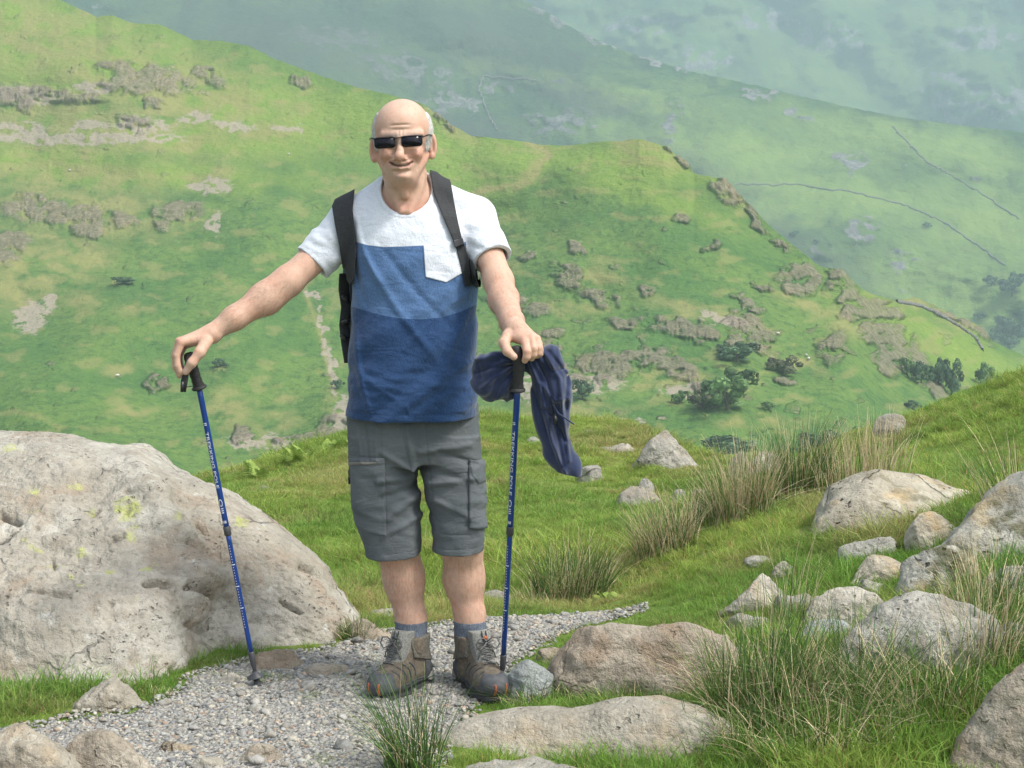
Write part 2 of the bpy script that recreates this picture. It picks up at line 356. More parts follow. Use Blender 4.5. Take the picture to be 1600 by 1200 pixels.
def hill_surface(cols, rows_t, ridge, ridge_d, base_py, base_d, dep, amp, prof=1.0):
    px = np.broadcast_to(cols[None], (len(rows_t), len(cols))).copy(); t = np.broadcast_to(rows_t[:, None], px.shape)
    R0 = pl(ridge, cols); k_ = np.exp(-np.linspace(-2.2, 2.2, 61)**2); g_ = np.arange(cols[0] - 200, cols[-1] + 200, 3.); sm_r = np.convolve(pl(ridge, g_), k_/k_.sum(), 'same'); Rs = np.interp(cols, g_, sm_r)
    R = Rs[None] + (R0 - Rs)[None]*t**5; sd_ = np.convolve(ridge_d(g_), k_/k_.sum(), 'same'); D = np.interp(cols, g_, sd_)[None]
    py = base_py + (R - base_py)*t
    dd = base_d + (D - base_d)*t**prof
    return px, py, dd + dep(px, py, t)*amp
cols = np.concatenate([np.linspace(-1200, -40, 90)[:-1], np.linspace(-40, 1640, 880), np.linspace(1640, 2200, 50)[1:]])
rows = np.linspace(0, 1, 400)**.95
def hill_dep(px, py, t):
    e = sm(0, .06, t)*sm(1.02, .93, t)
    d = 20*fbm(px/330, py/190, 3, 2) + 2.2*fbm(px/90, py/60, 11, 2) + .45*fbm(px/22, py/10, 5, 3)
    return d*e
px, py, dd = hill_surface(cols, rows, RIDGE, ridge_d, BASE_PY, BASE_D, hill_dep, 1.0)
crag = blobs(CRAGS, px, py, .35, 3); n1 = fbm(px/26, py/16, 21, 4)
crag = np.clip(crag*sm(-.45, .30, n1 + .5*(crag - .4)), 0, 1)
sp = sm(.60, .85, fbm(px/34, py/17, 77, 4) + .22*sm(560, 900, px)*sm(440, 540, py) + .18*sm(330, 60, px)*sm(230, 120, py) - .08); cragc = np.maximum(crag, sp*.6)
scree = blobs(SCREE, px, py, .4, 9)*sm(-.4, .05, fbm(px/18, py/10, 31, 3)+.1)
dry = np.clip(.9*blobs(DRY, px, py, .7, 17)*sm(-.6, .25, fbm(px/40, py/20, 41, 4)) + .55*sm(.18, .55, fbm(px/55, py/22, 51, 4)), 0, 1)
def trail(pts, w_):
    r_ = np.full(px.shape, 1e9)
    for (a, b), (c, d) in zip(pts[:-1], pts[1:]):
        ex, ey = c-a, d-b; tt = np.clip(((px-a)*ex + (py-b)*ey)/(ex*ex+ey*ey), 0, 1); r_ = np.minimum(r_, np.hypot(px-a-tt*ex, py-b-tt*ey))
    return np.exp(-((r_ + 1.5*noise(px/9, py/7, 99))/w_)**2)
dry = np.maximum(dry, 1.35*np.maximum(trail([(742,302),(765,296),(800,289),(828,284),(840,268),(846,252),(860,243),(846,232),(822,224)], 4.5), .6*trail([(470,440),(486,480),(500,520),(512,570),(525,620)], 4)))
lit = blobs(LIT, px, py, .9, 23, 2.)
# crags stand out of the slope in broken, vertically jointed faces
fl = fbm(px/7., py/26, 61, 3, ridged=True); st = fbm(px/40, py/7., 62, 3)
dd = dd - crag*(.35 + .95*fl + .5*st + .3*n1) - scree*.2*noise(px/4, py/4)
px2 = px + crag*1.2*noise(px/9, py/9, 71)
py2 = py - crag*(2.6 + 1.8*n1) - 1.1*fbm(px/16, py/12, 81, 3)*sm(.0, .05, rows)[:, None] - .5*noise(px/5, py/4, 82)
pt = P(px2, py2, dd)
# the far side of the ridge, so that the hill is solid
back = [pt]
for k, (by, bz) in enumerate(((6, -1.5), (30, -8), (120, -50), (220, -120))):
    q = pt[-1] + np.array([0, by, bz]); back.append(q[None])
ptA = np.concatenate(back); nb = 4
def ext(a): return np.concatenate([a, np.repeat(a[-1:], nb, 0)]).ravel()
def m_hill():
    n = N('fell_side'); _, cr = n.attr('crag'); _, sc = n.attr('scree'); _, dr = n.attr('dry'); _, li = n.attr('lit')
    a = n.noise(.035, 6, .6); b = n.noise(.35, 5, .65); c = n.noise(1.2, 3)
    br = n.mix(n.ramp(a, .35, .62), (.080, .165, .042), (.135, .215, .052))           # bracken
    br = n.mix(n.ramp(b, .42, .72, 0, .75), br, (.045, .105, .034))
    gr = n.mix(n.ramp(b, .35, .7), (.17, .26, .04), (.24, .31, .065))                  # short turf, its brightness partly painted-in sunlight
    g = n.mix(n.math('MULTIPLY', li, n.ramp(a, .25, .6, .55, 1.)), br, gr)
    c3 = n.noise(2.2, 4, .7); g = n.mix(n.ramp(c3, .42, .62, 0, .55), g, n.mix(1., g, (.60, .68, .62), 'MULTIPLY')); g = n.mix(n.ramp(n.noise(.9, 5, .7), .55, .7, 0, .35), g, (.20, .25, .07))
    dg = n.mix(n.ramp(b, .4, .65), (.30, .25, .11), (.22, .235, .075)); g = n.mix(n.math('MULTIPLY', dr, n.ramp(b, .3, .62, .45, .95)), g, dg)
    g = n.mix(n.ramp(n.math('ADD', sc, n.ramp(n.noise(.7, 5, .75), .3, .7, -.4, .4)), .35, .8, 0, .85), g, n.mix(c, (.27, .22, .17), (.40, .34, .275)))
    v = n.scale(n.pos, (1, 1, .3)); j = n.noise(.55, 6, .7, v); k2 = n.noise(.18, 4, .6)
    rk = n.mix(n.ramp(j, .36, .62), (.22, .175, .13), (.42, .345, .26)); rk = n.mix(n.ramp(k2, .5, .65, 0, .5), rk, (.22, .18, .12))
    g = n.mix(n.ramp(n.math('ADD', cr, n.math('ADD', n.ramp(b, .3, .7, -.22, .22), n.ramp(n.noise(.9, 4, .7, n.scale(n.pos, (1, 1, .55))), .3, .7, -.3, .3))), .42, .95, 0, .66), g, rk)
    n.set(base=g, rough=.95, spec=.1, normal=n.bump(n.math('ADD', b, n.math('MULTIPLY', j, n.math('MULTIPLY', cr, 2.))), 1, 1.2)); return n.m
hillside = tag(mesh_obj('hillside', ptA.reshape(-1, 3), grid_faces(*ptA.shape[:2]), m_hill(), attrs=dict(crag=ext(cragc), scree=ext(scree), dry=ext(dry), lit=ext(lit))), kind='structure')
def on_hill(px, py):
    """a point of the hillside seen at a pixel"""
    j = np.abs(cols - px).argmin(); i = np.abs(py2[:, j] - py).argmin(); return pt[i, j]

# ---- far fells
FELL = [(-900,-420),(300,-160),(700,-60),(820,2),(860,22),(900,48),(950,70),(1000,88),(1080,112),(1130,122),(1250,150),(1330,168),(1400,182),(1500,196),(1600,206),(1800,240),(2300,300)]
fc = np.concatenate([np.linspace(-1100, -60, 70)[:-1], np.linspace(-60, 1660, 480), np.linspace(1660, 2900, 80)[1:]]); fr = np.linspace(0, 1, 220)
def fell_d(px): return pl([(-900,2500),(800,2300),(1200,2000),(1600,1900),(2300,1800)], px)
def fell_dep(px, py, t):
    e = sm(0, .05, t)*sm(1.02, .9, t)
    return e*(110*fbm(px/420, py/230, 8, 2) + 30*fbm(px/150, py/110, 9, 3) + 4*fbm(px/30, py/14, 10, 3))
fx, fy, fd = hill_surface(fc, fr, FELL, fell_d, 800., 1000., fell_dep, 1.0)
FCR = [(880,28,70,16,28),(950,65,70,12,24),(1040,100,60,9,16),(1330,250,30,14,20),(1345,360,26,24,0),(1410,405,22,16,0),(640,110,90,22,10),(880,190,60,22,0),(1180,150,40,10,0),(520,60,80,20,5),(700,160,60,18,0),(1285,390,20,12,0),(1050,190,16,34,20),(780,140,30,10,0),(1240,175,40,8,10)]
FLIT = [(1200,240,200,40,6),(1050,220,160,24,5),(1450,230,260,30,12),(1300,300,240,30,10),(1530,340,140,60,15),(880,130,200,14,14),(1200,330,160,20,0),(1500,480,200,80,20),(980,150,120,16,14)]  # sunlit bands of the fell, laid into its colour
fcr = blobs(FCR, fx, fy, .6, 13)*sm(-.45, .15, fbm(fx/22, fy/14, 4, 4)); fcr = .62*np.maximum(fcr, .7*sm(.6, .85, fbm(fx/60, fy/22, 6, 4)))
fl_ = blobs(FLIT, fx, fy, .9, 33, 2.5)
fd = fd - fcr*(6 + 5*fbm(fx/8, fy/18, 15, 3))
fpt = P(fx, fy - fcr*2 - 1.4*fbm(fx/14, fy/10, 44, 3), fd)
fb = np.concatenate([fpt, (fpt[-1] + np.array([0, 60, -6.]))[None], (fpt[-1] + np.array([0, 500, -260.]))[None]])
def ext2(a): return np.concatenate([a, a[-1:], a[-1:]]).ravel()
def m_fell(name):
    n = N(name); _, cr = n.attr('crag'); _, li = n.attr('lit')
    a = n.noise(.008, 6, .6); b = n.noise(.06, 5, .65); v = n.scale(n.pos, (1, 1, .35)); j = n.noise(.12, 6, .7, v)
    g = n.mix(n.ramp(a, .35, .65), (.035, .095, .030), (.115, .185, .05)); g = n.mix(n.ramp(b, .45, .7, 0, .7), g, (.022, .052, .022)); gu = n.noise(.02, 5, .6, n.scale(n.pos, (1, .25, .25), (0, .35, 0))); g = n.mix(n.ramp(gu, .50, .62, 0, .7), g, (.020, .045, .024))  # dark streaks paint in shading that the relief lacks
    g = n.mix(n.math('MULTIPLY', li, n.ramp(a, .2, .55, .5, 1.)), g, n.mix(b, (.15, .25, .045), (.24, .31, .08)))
    g = n.mix(n.ramp(n.math('ADD', cr, n.ramp(b, .3, .7, -.2, .2)), .28, .5), g, n.mix(n.ramp(j, .36, .64), (.12, .12, .12), (.27, .26, .25)))
    _, he = n.attr('heath'); g = n.mix(n.math('MULTIPLY', he, .8), g, n.mix(b, (.045, .062, .05), (.075, .088, .06)))
    n.set(base=g, rough=.95, spec=.1, normal=n.bump(b, 1, 6.)); return n.m
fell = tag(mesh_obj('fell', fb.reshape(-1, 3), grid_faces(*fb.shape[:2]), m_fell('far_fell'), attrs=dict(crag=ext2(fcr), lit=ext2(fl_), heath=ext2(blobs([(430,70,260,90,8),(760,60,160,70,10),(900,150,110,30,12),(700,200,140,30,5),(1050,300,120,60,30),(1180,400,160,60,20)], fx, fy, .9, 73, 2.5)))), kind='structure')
def on_fell(px, py):
    j = np.abs(fc - px).argmin(); i = np.abs(fy[:, j] - py).argmin(); return fpt[i, j]
MT = [(-900,-300),(300,-260),(900,-300),(1400,-240),(2300,-300)]
mc = np.concatenate([np.linspace(-1300, -60, 70)[:-1], np.linspace(-60, 1660, 330), np.linspace(1660, 3300, 90)[1:]]); mr = np.linspace(0, 1, 170)
def mt_dep(px, py, t):
    g = np.abs(((px - 1440) - .55*(py - 120))/60); rav = 120*np.exp(-g**2) + 90*np.exp(-(((px-1330)-1.1*(py-120))/50)**2)
    return sm(0, .05, t)*sm(1.02, .9, t)*(150*fbm(px/380, py/240, 18, 2) + 80*fbm(px/110, py/80, 19, 4) + 16*fbm(px/26, py/16, 20, 3) + rav)
mx, my, md = hill_surface(mc, mr, MT, lambda p: 4300 + 0*p, 520., 2500., mt_dep, 1.0)
MCR = [(1480,150,60,40,60),(1100,90,50,20,0),(1300,60,60,20,0),(1000,40,60,14,0),(1530,60,60,20,0),(1560,160,50,26,0),(1200,30,60,16,0)]
mcr = .8*blobs(MCR, mx, my, .8, 53)*sm(-.4, .2, fbm(mx/24, my/16, 14, 4))
ml = .5*blobs([(1250,110,200,50,20),(1400,40,160,60,30),(1000,60,140,40,20)], mx, my, .9, 63, 2.)  # light bands on the mountain, put into its colour
mpt = P(mx, my, md - 20*mcr*fbm(mx/9, my/16, 25, 3)); mb = np.concatenate([mpt, (mpt[-1] + np.array([0, 900, -400.]))[None]])
mountain = tag(mesh_obj('mountain', mb.reshape(-1, 3), grid_faces(*mb.shape[:2]), m_fell('far_mountain'),
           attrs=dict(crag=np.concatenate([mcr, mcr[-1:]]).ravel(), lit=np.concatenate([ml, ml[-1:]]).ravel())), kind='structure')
# ---- hazy air over the valley
zmin, zmax = min(ptA[..., 2].min(), GZ.min(), fb[..., 2].min(), mb[..., 2].min()), mb[..., 2].max()
hx, hy0, hy1, hz0, hz1 = 7000, -400, 6200, zmin - 1, zmax + 20
hv = [(sx*hx, y, z) for z in (hz0, hz1) for sx, y in ((-1, hy0), (1, hy0), (1, hy1), (-1, hy1))]
haze = mesh_obj('haze', hv, [(3,2,1,0),(4,5,6,7),(0,1,5,4),(1,2,6,5),(2,3,7,6),(3,0,4,7)], smooth=False); tag(haze, kind='stuff')
hm = bpy.data.materials.new('haze'); hm.use_nodes = True; t = hm.node_tree; t.nodes.clear()
pv = t.nodes.new('ShaderNodeVolumePrincipled'); pv.inputs['Color'].default_value = (.50, .64, .71, 1); pv.inputs['Density'].default_value = 0.00035; pv.inputs['Anisotropy'].default_value = .1
om = t.nodes.new('ShaderNodeOutputMaterial'); t.links.new(pv.outputs[0], om.inputs['Volume']); haze.data.materials.append(hm)
# ================================================================== boulders and stones
def rock_mat(name, pale, dark, rust, lichen=0., pits=.5, moss=0., pitscale=26):
    n = N(name); v = n.pos
    a = n.noise(3.2, 6, .62); b = n.noise(14, 6, .68); c = n.noise(70, 4, .6); e = n.noise(5, 5, .6, n.scale(v, (1, 1, 1), (1, 2, 0)))
    g = n.mix(n.ramp(a, .36, .62), pale, dark); g = n.mix(n.ramp(n.noise(1.25, 4), .48, .66, 0, .45), g, n.mix(n.ramp(a, .4, .6), rust, dark)); g = n.mix(n.ramp(e, .50, .66, 0, .8), g, rust)
    g = n.mix(n.ramp(b, .40, .68, 0, .55), g, tuple(x*.62 for x in dark)); g = n.mix(n.ramp(b, .42, .22, 0, .7), g, tuple(min(.62, x*1.45) for x in pale))
    g = n.mix(n.ramp(c, .55, .72, 0, .6), g, tuple(x*.45 for x in dark)); g = n.mix(n.ramp(c, .40, .26, 0, .5), g, (.55, .53, .48))
    pn = n.new('TexNoise'); pn.inputs['Scale'].default_value = 22; pn.inputs['Detail'].default_value = 3; n.link(v, pn.inputs['Vector']); ps = n.new('VectorMath', operation='SCALE'); n.link(pn.outputs['Color'], ps.inputs[0]); ps.inputs['Scale'].default_value = .075; pa = n.new('VectorMath', operation='ADD'); n.link(v, pa.inputs[0]); n.link(ps.outputs[0], pa.inputs[1])
    d, _ = n.voro(pitscale, vec=n.scale(pa.outputs[0], (1, 1, 1.7))); reg = n.ramp(n.noise(4.5, 3), .47, .62); pit = n.math('MULTIPLY', n.ramp(d, .26, .08), reg)
    g = n.mix(n.math('MULTIPLY', pit, pits), g, (.045, .038, .028))
    if moss: g = n.mix(n.math('MULTIPLY', n.ramp(n.noise(7, 5), .56, .64), moss), g, (.09, .085, .025))
    if lichen:
        _, la = n.attr('lichen'); lm = n.math('MULTIPLY', n.ramp(n.math('ADD', n.noise(24, 8, .8), la), .90, 1.05), lichen); g = n.mix(lm, g, n.mix(c, (.33, .36, .10), (.52, .53, .24)))
    cv = n.new('VectorMath', operation='ADD'); nc_ = n.new('TexNoise'); nc_.inputs['Scale'].default_value = 4; nc_.inputs['Detail'].default_value = 5; n.link(v, nc_.inputs['Vector']); sc_ = n.new('VectorMath', operation='SCALE'); n.link(nc_.outputs['Color'], sc_.inputs[0]); sc_.inputs['Scale'].default_value = .28; n.link(v, cv.inputs[0]); n.link(sc_.outputs[0], cv.inputs[1])
    ce, _ = n.voro(2.3, 'DISTANCE_TO_EDGE', n.scale(cv.outputs[0], (1, 1, 1.5), (.3, .5, 0))); crack = n.math('MULTIPLY', n.ramp(ce, .016, .003), n.ramp(n.noise(2.1, 3), .5, .62)); g = n.mix(n.math('MULTIPLY', crack, .5), g, (.06, .05, .04))
    h = n.math('ADD', n.math('MULTIPLY', b, .8), n.math('MULTIPLY', c, .22)); h = n.math('SUBTRACT', h, n.math('MULTIPLY', pit, .35*min(1, pits*2)))
    h = n.math('SUBTRACT', h, n.math('MULTIPLY', crack, .35)); n.set(base=g, rough=.92, spec=.2, normal=n.bump(h, 1., .038)); return n.m
M_TAN = rock_mat('rock_tan', (.47, .435, .36), (.34, .31, .25), (.36, .285, .195))
M_GREY = rock_mat('rock_grey', (.43, .41, .355), (.29, .275, .235), (.33, .275, .20), pits=.7)
M_BLUE = rock_mat('rock_blue_grey', (.36, .38, .36), (.25, .27, .26), (.27, .26, .23), pits=.25)
M_BROWN = rock_mat('rock_brown', (.44, .395, .32), (.31, .265, .205), (.29, .21, .14), pits=.35)
M_PITTED = rock_mat('rock_pitted', (.47, .45, .38), (.34, .33, .28), (.44, .34, .19), pits=1., moss=.7, pitscale=17)
M_WARM = rock_mat('rock_warm', (.50, .455, .36), (.40, .36, .28), (.50, .36, .19), pits=1., moss=.4, pitscale=17)
M_BOULDER = rock_mat('boulder_stone', (.495, .47, .405), (.37, .34, .28), (.345, .275, .205), lichen=.9, pits=.5, pitscale=34)

def ray_ground(px, py):
    """where the line of sight through a pixel meets the near ground"""
    Y = np.concatenate([np.arange(2.5, 16, .02)]); p = P(np.full(len(Y), px), np.full(len(Y), py), Y); g = ground_raw(p[:, 0], p[:, 1])
    k = np.nonzero(p[:, 2] < g)[0]; return p[k[0]] if len(k) else p[-1]
# ---- the big boulder left of the path
TOP = [(-300,690),(-150,672),(0,674),(70,676),(110,681),(132,690),(160,695),(200,703),(216,706),(235,717),(262,735),(290,749),(320,760),(345,770),(372,790),(400,806),(430,826),(460,848),(482,866),(500,886),(512,908),(520,925),(540,948),(556,966),(560,985),(566,1004)]
FOOT = [(-300,1112),(-100,1090),(0,1084),(100,1084),(190,1080),(250,1066),(300,1042),(340,1026),(430,1021),(520,1012),(552,1006),(566,1005)]
bc = np.linspace(-300, 566, 390); sf = np.linspace(0, 1, 210); sb = np.linspace(0, 1, 40)[1:]
k_ = np.exp(-np.linspace(-2.2, 2.2, 61)**2); k_ /= k_.sum(); tpy = np.interp(bc, *(lambda g: (g, np.convolve(pl(TOP, g), k_, 'same')))(np.arange(-500, 760, 1.5))); tpd = pl(TOP, bc) - 1.6*noise(bc/9, 0, 5) - tpy; fpy = pl(FOOT, bc); Yf = 1.25*F/(fpy - 420); Yr = pl([(-300,6.3),(0,6.05),(200,5.95),(350,5.85),(480,5.75),(540,5.7),(566,5.64)], bc)
Tp = P(bc, tpy, Yr); Fp = P(bc, fpy, Yf)
Fp[:, 2] -= .06; Td = P(bc, tpy + tpd, Yr) - Tp
prof = lambda s: (1 - (1 - s)**1.75)*.94 + .06*s
fr_ = Fp[None] + (Tp - Fp)[None]*np.stack([sf, sf, prof(sf)], -1)[:, None, :] + Td[None]*(sf[:, None, None]**7)
bk = (Tp + Td)[None] + np.stack([0*sb, .85*sb, -(.72*sb**1.8)], -1)[:, None, :]*np.array([1, 1, 1.])
B = np.concatenate([fr_, bk])
bx, by = PXY(B); S_ = np.concatenate([sf, 1 + sb])[:, None] + 0*bx
def seg(ax_, ay, bx_, by_):
    dx, dy = bx_-ax_, by_-ay; t = np.clip(((bx-ax_)*dx + (by-ay)*dy)/(dx*dx+dy*dy), 0, 1); return np.hypot(bx-ax_-t*dx, by-ay-t*dy)
def pol(*p): return np.min([seg(*p[i], *p[i+1]) for i in range(len(p)-1)], 0)
X3, Y3, Z3 = B[..., 0], B[..., 1], B[..., 2]
disp = .048*fbm(X3*1.4, Y3*1.4, Z3*1.9, 2) + .014*fbm(X3*6 + Z3*3, Y3*6, Z3*9, 4, ridged=True) + .006*fbm(X3*26, Y3*26, Z3*30, 3) + .0035*noise(X3*70, Y3*70, Z3*70)
wob = 6*noise(bx/30, by/30, 4)
disp += .05*np.exp(-((pol((212,720),(240,790),(268,850),(300,920),(318,965),(395,1012)) + wob)/26)**2)            # the edge between the two faces
disp -= .085*np.exp(-((bx-345-wob)/62)**2 - ((by-975)/38)**2)                                                     # hollow under the lip
disp += .05*np.exp(-((bx-330)/70)**2 - ((by-915)/24)**2)
disp -= .045*np.exp(-((bx-140)/70)**2 - ((by-775)/45)**2) + .03*np.exp(-((bx-285)/34)**2 - ((by-790)/28)**2)
disp += .04*np.exp(-((bx-60)/90)**2 - ((by-980)/50)**2)
for w_, dp, pts in ((4.5, .05, [(222,924),(250,926)]), (4, .035, [(275,930),(300,938),(322,945)]), (4, .05, [(0,798),(26,808)]), (4, .022, [(0,944),(60,938),(110,946)]), (5, .06, [(473,886),(492,893),(508,906)]), (6, .06, [(497,890),(511,910),(519,925)]),
                    (4, .035, [(258,1050),(268,1062),(280,1074)]), (3.5, .035, [(178,845),(192,842)]), (4, .028, [(278,866),(292,872)]), (3, .03, [(305,832),(316,840)]), (3, .035, [(145,797),(153,793)]), (3, .03, [(438,938),(462,955),(468,960)]), (3, .02, [(80,870),(84,890)]), (3, .02, [(196,770),(224,786)]), (7, .03, [(290,980),(322,992)]), (3, .02, [(320,770),(330,776)])):
    disp -= dp*np.exp(-((pol(*pts) + .5*noise(bx/5, by/5, 6))/w_)**2)
rng = np.random.default_rng(5)
for _ in range(110):
    cx, cy, r = rng.uniform(-100, 560), rng.uniform(700, 1075), rng.uniform(1.6, 3.6)
    if noise(cx/70., cy/50., 2.) < -.05: continue
    jw = (np.abs(bc - cx) < 12); sub = disp[:210, jw]; sub -= rng.uniform(.006, .02)*np.exp(-(((bx[:210, jw]-cx)/(r*1.3))**2 + ((by[:210, jw]-cy)/r)**2)); disp[:210, jw] = sub
disp *= sm(0, .05, S_)*.75 + .25
du = np.gradient(B, axis=1); dv = np.gradient(B, axis=0); nrm = np.cross(du, dv); nrm /= np.linalg.norm(nrm, axis=2)[..., None] + 1e-9
fadetop = sm(.0, .42, np.abs(S_ - 1))*.92 + .08
B2 = B + nrm*(disp*fadetop*sm(0, .06, (566 - bc)/866*4)[None])[..., None]
LICH = [(200,800,38,34,70),(205,840,16,34,0),(222,900,18,10,10),(52,765,16,12,0),(48,790,20,6,0),(130,862,16,14,30),(45,845,30,12,30),(142,790,12,14,0),(235,890,16,7,20),(172,898,12,8,0),(125,925,12,7,0),(345,785,14,16,40),(375,826,20,12,0),(262,828,10,12,30),(410,826,8,6,0),(145,937,7,4,0),(210,945,5,8,0),(100,885,14,8,0),(110,905,10,10,0),(75,880,20,8,0),(20,700,30,8,0),(120,750,26,8,0)]
lich = blobs(LICH, bx, by, .8, 91, .5)*.50 + .0
big = mesh_obj('boulder', B2.reshape(-1, 3), grid_faces(*B2.shape[:2]), M_BOULDER, attrs=dict(lichen=lich.ravel()))
tag(big, 'huge pale brown boulder with yellow lichen left of the gravel path', 'boulder', 'boulders')
ROCKS = [(np.array([bc_x, 5.5]), .1) for bc_x in ()]
FOOTPR = []     # (x, y, radius x, radius y) kept free of turf
_bl = np.array([[p[0], p[1]] for p in Fp] + [[p[0], p[1] + .5] for p in Tp[::-1]])
def in_boulder(x, y): return poly_sd(_bl, x, y) < -.03

def rock(name, label, cat, x0, x1, top, base, mat, depth=None, sub=5, seed=1, facets=7, rough=1., skew=0., Y=None, sink=.35, flat=0., deep=.8, group=None, tiltx=0., prof=None, pits=0):
    """a stone that spans x0..x1 and top..base in the photograph, standing on the ground"""
    cx = (x0 + x1)/2; g = P(cx, base, Y) if Y else ray_ground(cx, base)
    sc = g[1]/F; W = (x1 - x0)*sc/2*1.1; D = depth or W*deep; yc = g[1] + D*.75
    zt = P(cx, top, yc)[2]; zb = min(g[2], ground_h(g[0]*yc/g[1], yc)) if not flat else P(cx, base, yc)[2] - .03 ; H = zt - zb
    r = np.random.default_rng(seed); v, f = ICO[sub]; u = v.copy()
    u = np.sign(u)*np.abs(u)**.86
    for k in range(facets):
        n = r.normal(size=3); n[2] = abs(n[2])*.9; n /= np.linalg.norm(n); d = r.uniform(.62, .86)
        e = np.maximum(u@n - d, 0); u = u - (e*.97)[:, None]*n
    u /= np.abs(u).max(0)
    if prof:                                     # outline of the top, left to right
        q = np.interp(u[:, 0], np.linspace(-1, 1, len(prof)), prof); u[:, 2] = np.where(u[:, 2] > 0, u[:, 2]*q, u[:, 2])
    L = max(W, .1); o = r.uniform(0, 50, 3)
    p = u*np.array([W, D, H/(1 - sink*.5)]); 
    s = lambda fr, z=1.: (p[:, 0]*fr/L + o[0], p[:, 1]*fr/L + o[1], p[:, 2]*fr*z/L + o[2])
    dn = L*rough*(.10*fbm(*s(1.1), 3) + .045*fbm(*s(3.2, 1.4), 4, ridged=True) + .016*fbm(*s(11), 3) + .006*noise(*s(34)))
    if pits:
        fr = v[(v[:, 1] < .2) & (v[:, 2] > -.2)]
        for c in fr[r.choice(len(fr), pits)]:
            rr = r.uniform(.012, .035)/1; dn -= L*rr*1.1*np.exp(-(((v - c)**2)@np.array([1, 1, 1.8]))/(rr*rr*.9))
    nn = v/np.array([W, D, max(H, .02)]); nn /= np.linalg.norm(nn, axis=1)[:, None]
    p = p + nn*dn[:, None]*min(1, 1.4*H/L + .25)
    p[:, 0] += skew*W*np.clip(p[:, 2]/H, 0, 1)
    x_s = g[0]*yc/g[1]
    p[:, 2] *= (H*1.0)/(max(p[:, 2].max(), 1e-3)) ; p[p[:, 2] < 0, 2] *= .8
    p[:, 2] += p[:, 0]*tiltx
    o_ = mesh_obj(name, p, f, mat, attrs=None); o_.location = (x_s, yc, zb)
    FOOTPR.append((x_s, yc, W*.9, D*.9)); tag(o_, label, cat, group or {'rock': 'rocks on the banks', 'stone': 'loose stones', 'boulder': 'boulders'}[cat]); return o_
rk = rock
# beside and on the path
rk('rock', 'small dome of tan stone in the grass in front of the huge boulder', 'rock', 122, 222, 1060, 1112, M_TAN, seed=3, deep=.6, prof=[.15,.55,.95,1,.85,.5,.2])
rk('rock', 'tan rock cut by the bottom left corner of the photo', 'rock', -60, 138, 1135, 1235, M_TAN, seed=4, deep=.6, prof=[.8,.95,1,.98,.8,.45,.1])
rk('rock', 'brown sloping rock at the bottom edge right of the corner rock', 'rock', 98, 262, 1140, 1225, M_BROWN, seed=5, deep=.55, prof=[.85,1,.95,.85,.6,.35,.1])
rk('stone', 'pinkish flat stone in the gravel at the bottom edge', 'stone', 372, 442, 1160, 1196, M_BROWN, sub=4, seed=6, deep=.5)
rk('stone', 'low buff stone half buried in gravel near the bottom edge', 'stone', 290, 348, 1182, 1204, M_TAN, sub=4, seed=7, deep=.5)
rk('stone', 'thin flat slab lying in gravel left of the pinkish stone', 'stone', 240, 306, 1160, 1180, M_TAN, sub=4, seed=8, deep=.5)
rk('stone', 'rounded buff stone beside the grass at the left pole tip', 'stone', 338, 374, 1052, 1076, M_TAN, sub=4, seed=9)
rk('stone', 'little buff stone right in front of the left pole tip', 'stone', 355, 388, 1068, 1084, M_TAN, sub=4, seed=10)
rk('stone', 'reddish low stone at the foot of the boulder behind the pole tip', 'stone', 396, 474, 1014, 1052, M_BROWN, sub=4, seed=11, deep=.5)
rk('stone', 'reddish worn stone flush with gravel between boulder and boots', 'stone', 468, 548, 1036, 1060, M_BROWN, sub=4, seed=12, deep=.6)
rk('rock', 'pinkish cracked flat rock past the right end of the boulder', 'rock', 545, 622, 966, 1003, M_BROWN, sub=4, seed=13, deep=.8, prof=[1,1,.95,.8,.6,.3,.1])
rk('stone', 'pale flat stone in yellow grass behind the left boot', 'stone', 580, 626, 950, 964, M_GREY, sub=4, seed=14)
rk('rock', 'blue grey rock touching the right boot and pole tip', 'rock', 762, 884, 1028, 1098, M_BLUE, sub=5, seed=15, deep=.55, prof=[.15,.5,.8,1,.9,.85,.6])
rk('stone', 'small brown stone between the right pole and the long brown rock', 'stone', 836, 878, 1012, 1034, M_BROWN, sub=4, seed=16)
rk('rock', 'long rounded brown rock beside the path right of the hiker', 'rock', 868, 1142, 962, 1078, M_BROWN, seed=57, deep=.5, prof=[.62,.78,.84,.9,.98,1,.9], facets=3, rough=.8)
rk('rock', 'low tan slab with dark holes running along the bottom grass', 'rock', 668, 1160, 1092, 1185, M_TAN, seed=18, depth=.17, prof=[.1,.5,.62,.6,.62,.9,1,.98,.95], facets=2, rough=.45, pits=14)
rk('rock', 'pale rock just showing at the bottom edge below the tan slab', 'rock', 728, 950, 1186, 1240, M_GREY, seed=19, deep=.5)
rk('boulder', 'rounded brown and grey boulder in the bottom right corner', 'boulder', 1482, 1720, 1030, 1235, M_BROWN, seed=20, deep=.6, prof=[.3,.62,.85,1,1,1,.9], facets=5)
rk('boulder', 'largest grey rock behind the long rushes at right', 'boulder', 1282, 1568, 925, 1062, M_GREY, seed=61, deep=.5, prof=[.3,.55,.78,.88,.95,1,.92], facets=4, rough=.8)
rk('rock', 'buff rounded rock left of the largest grey rock', 'rock', 1266, 1396, 918, 990, M_TAN, seed=22, deep=.6)
rk('rock', 'flat blue grey stone in front of the buff rounded rock', 'rock', 1240, 1336, 968, 1014, M_BLUE, sub=4, seed=23, deep=.6)
rk('rock', 'smooth light brown rock alone on the grass bank above the path', 'rock', 1132, 1238, 898, 962, M_TAN, seed=24, deep=.6, prof=[.3,.6,.9,1,.95,.8,.5])
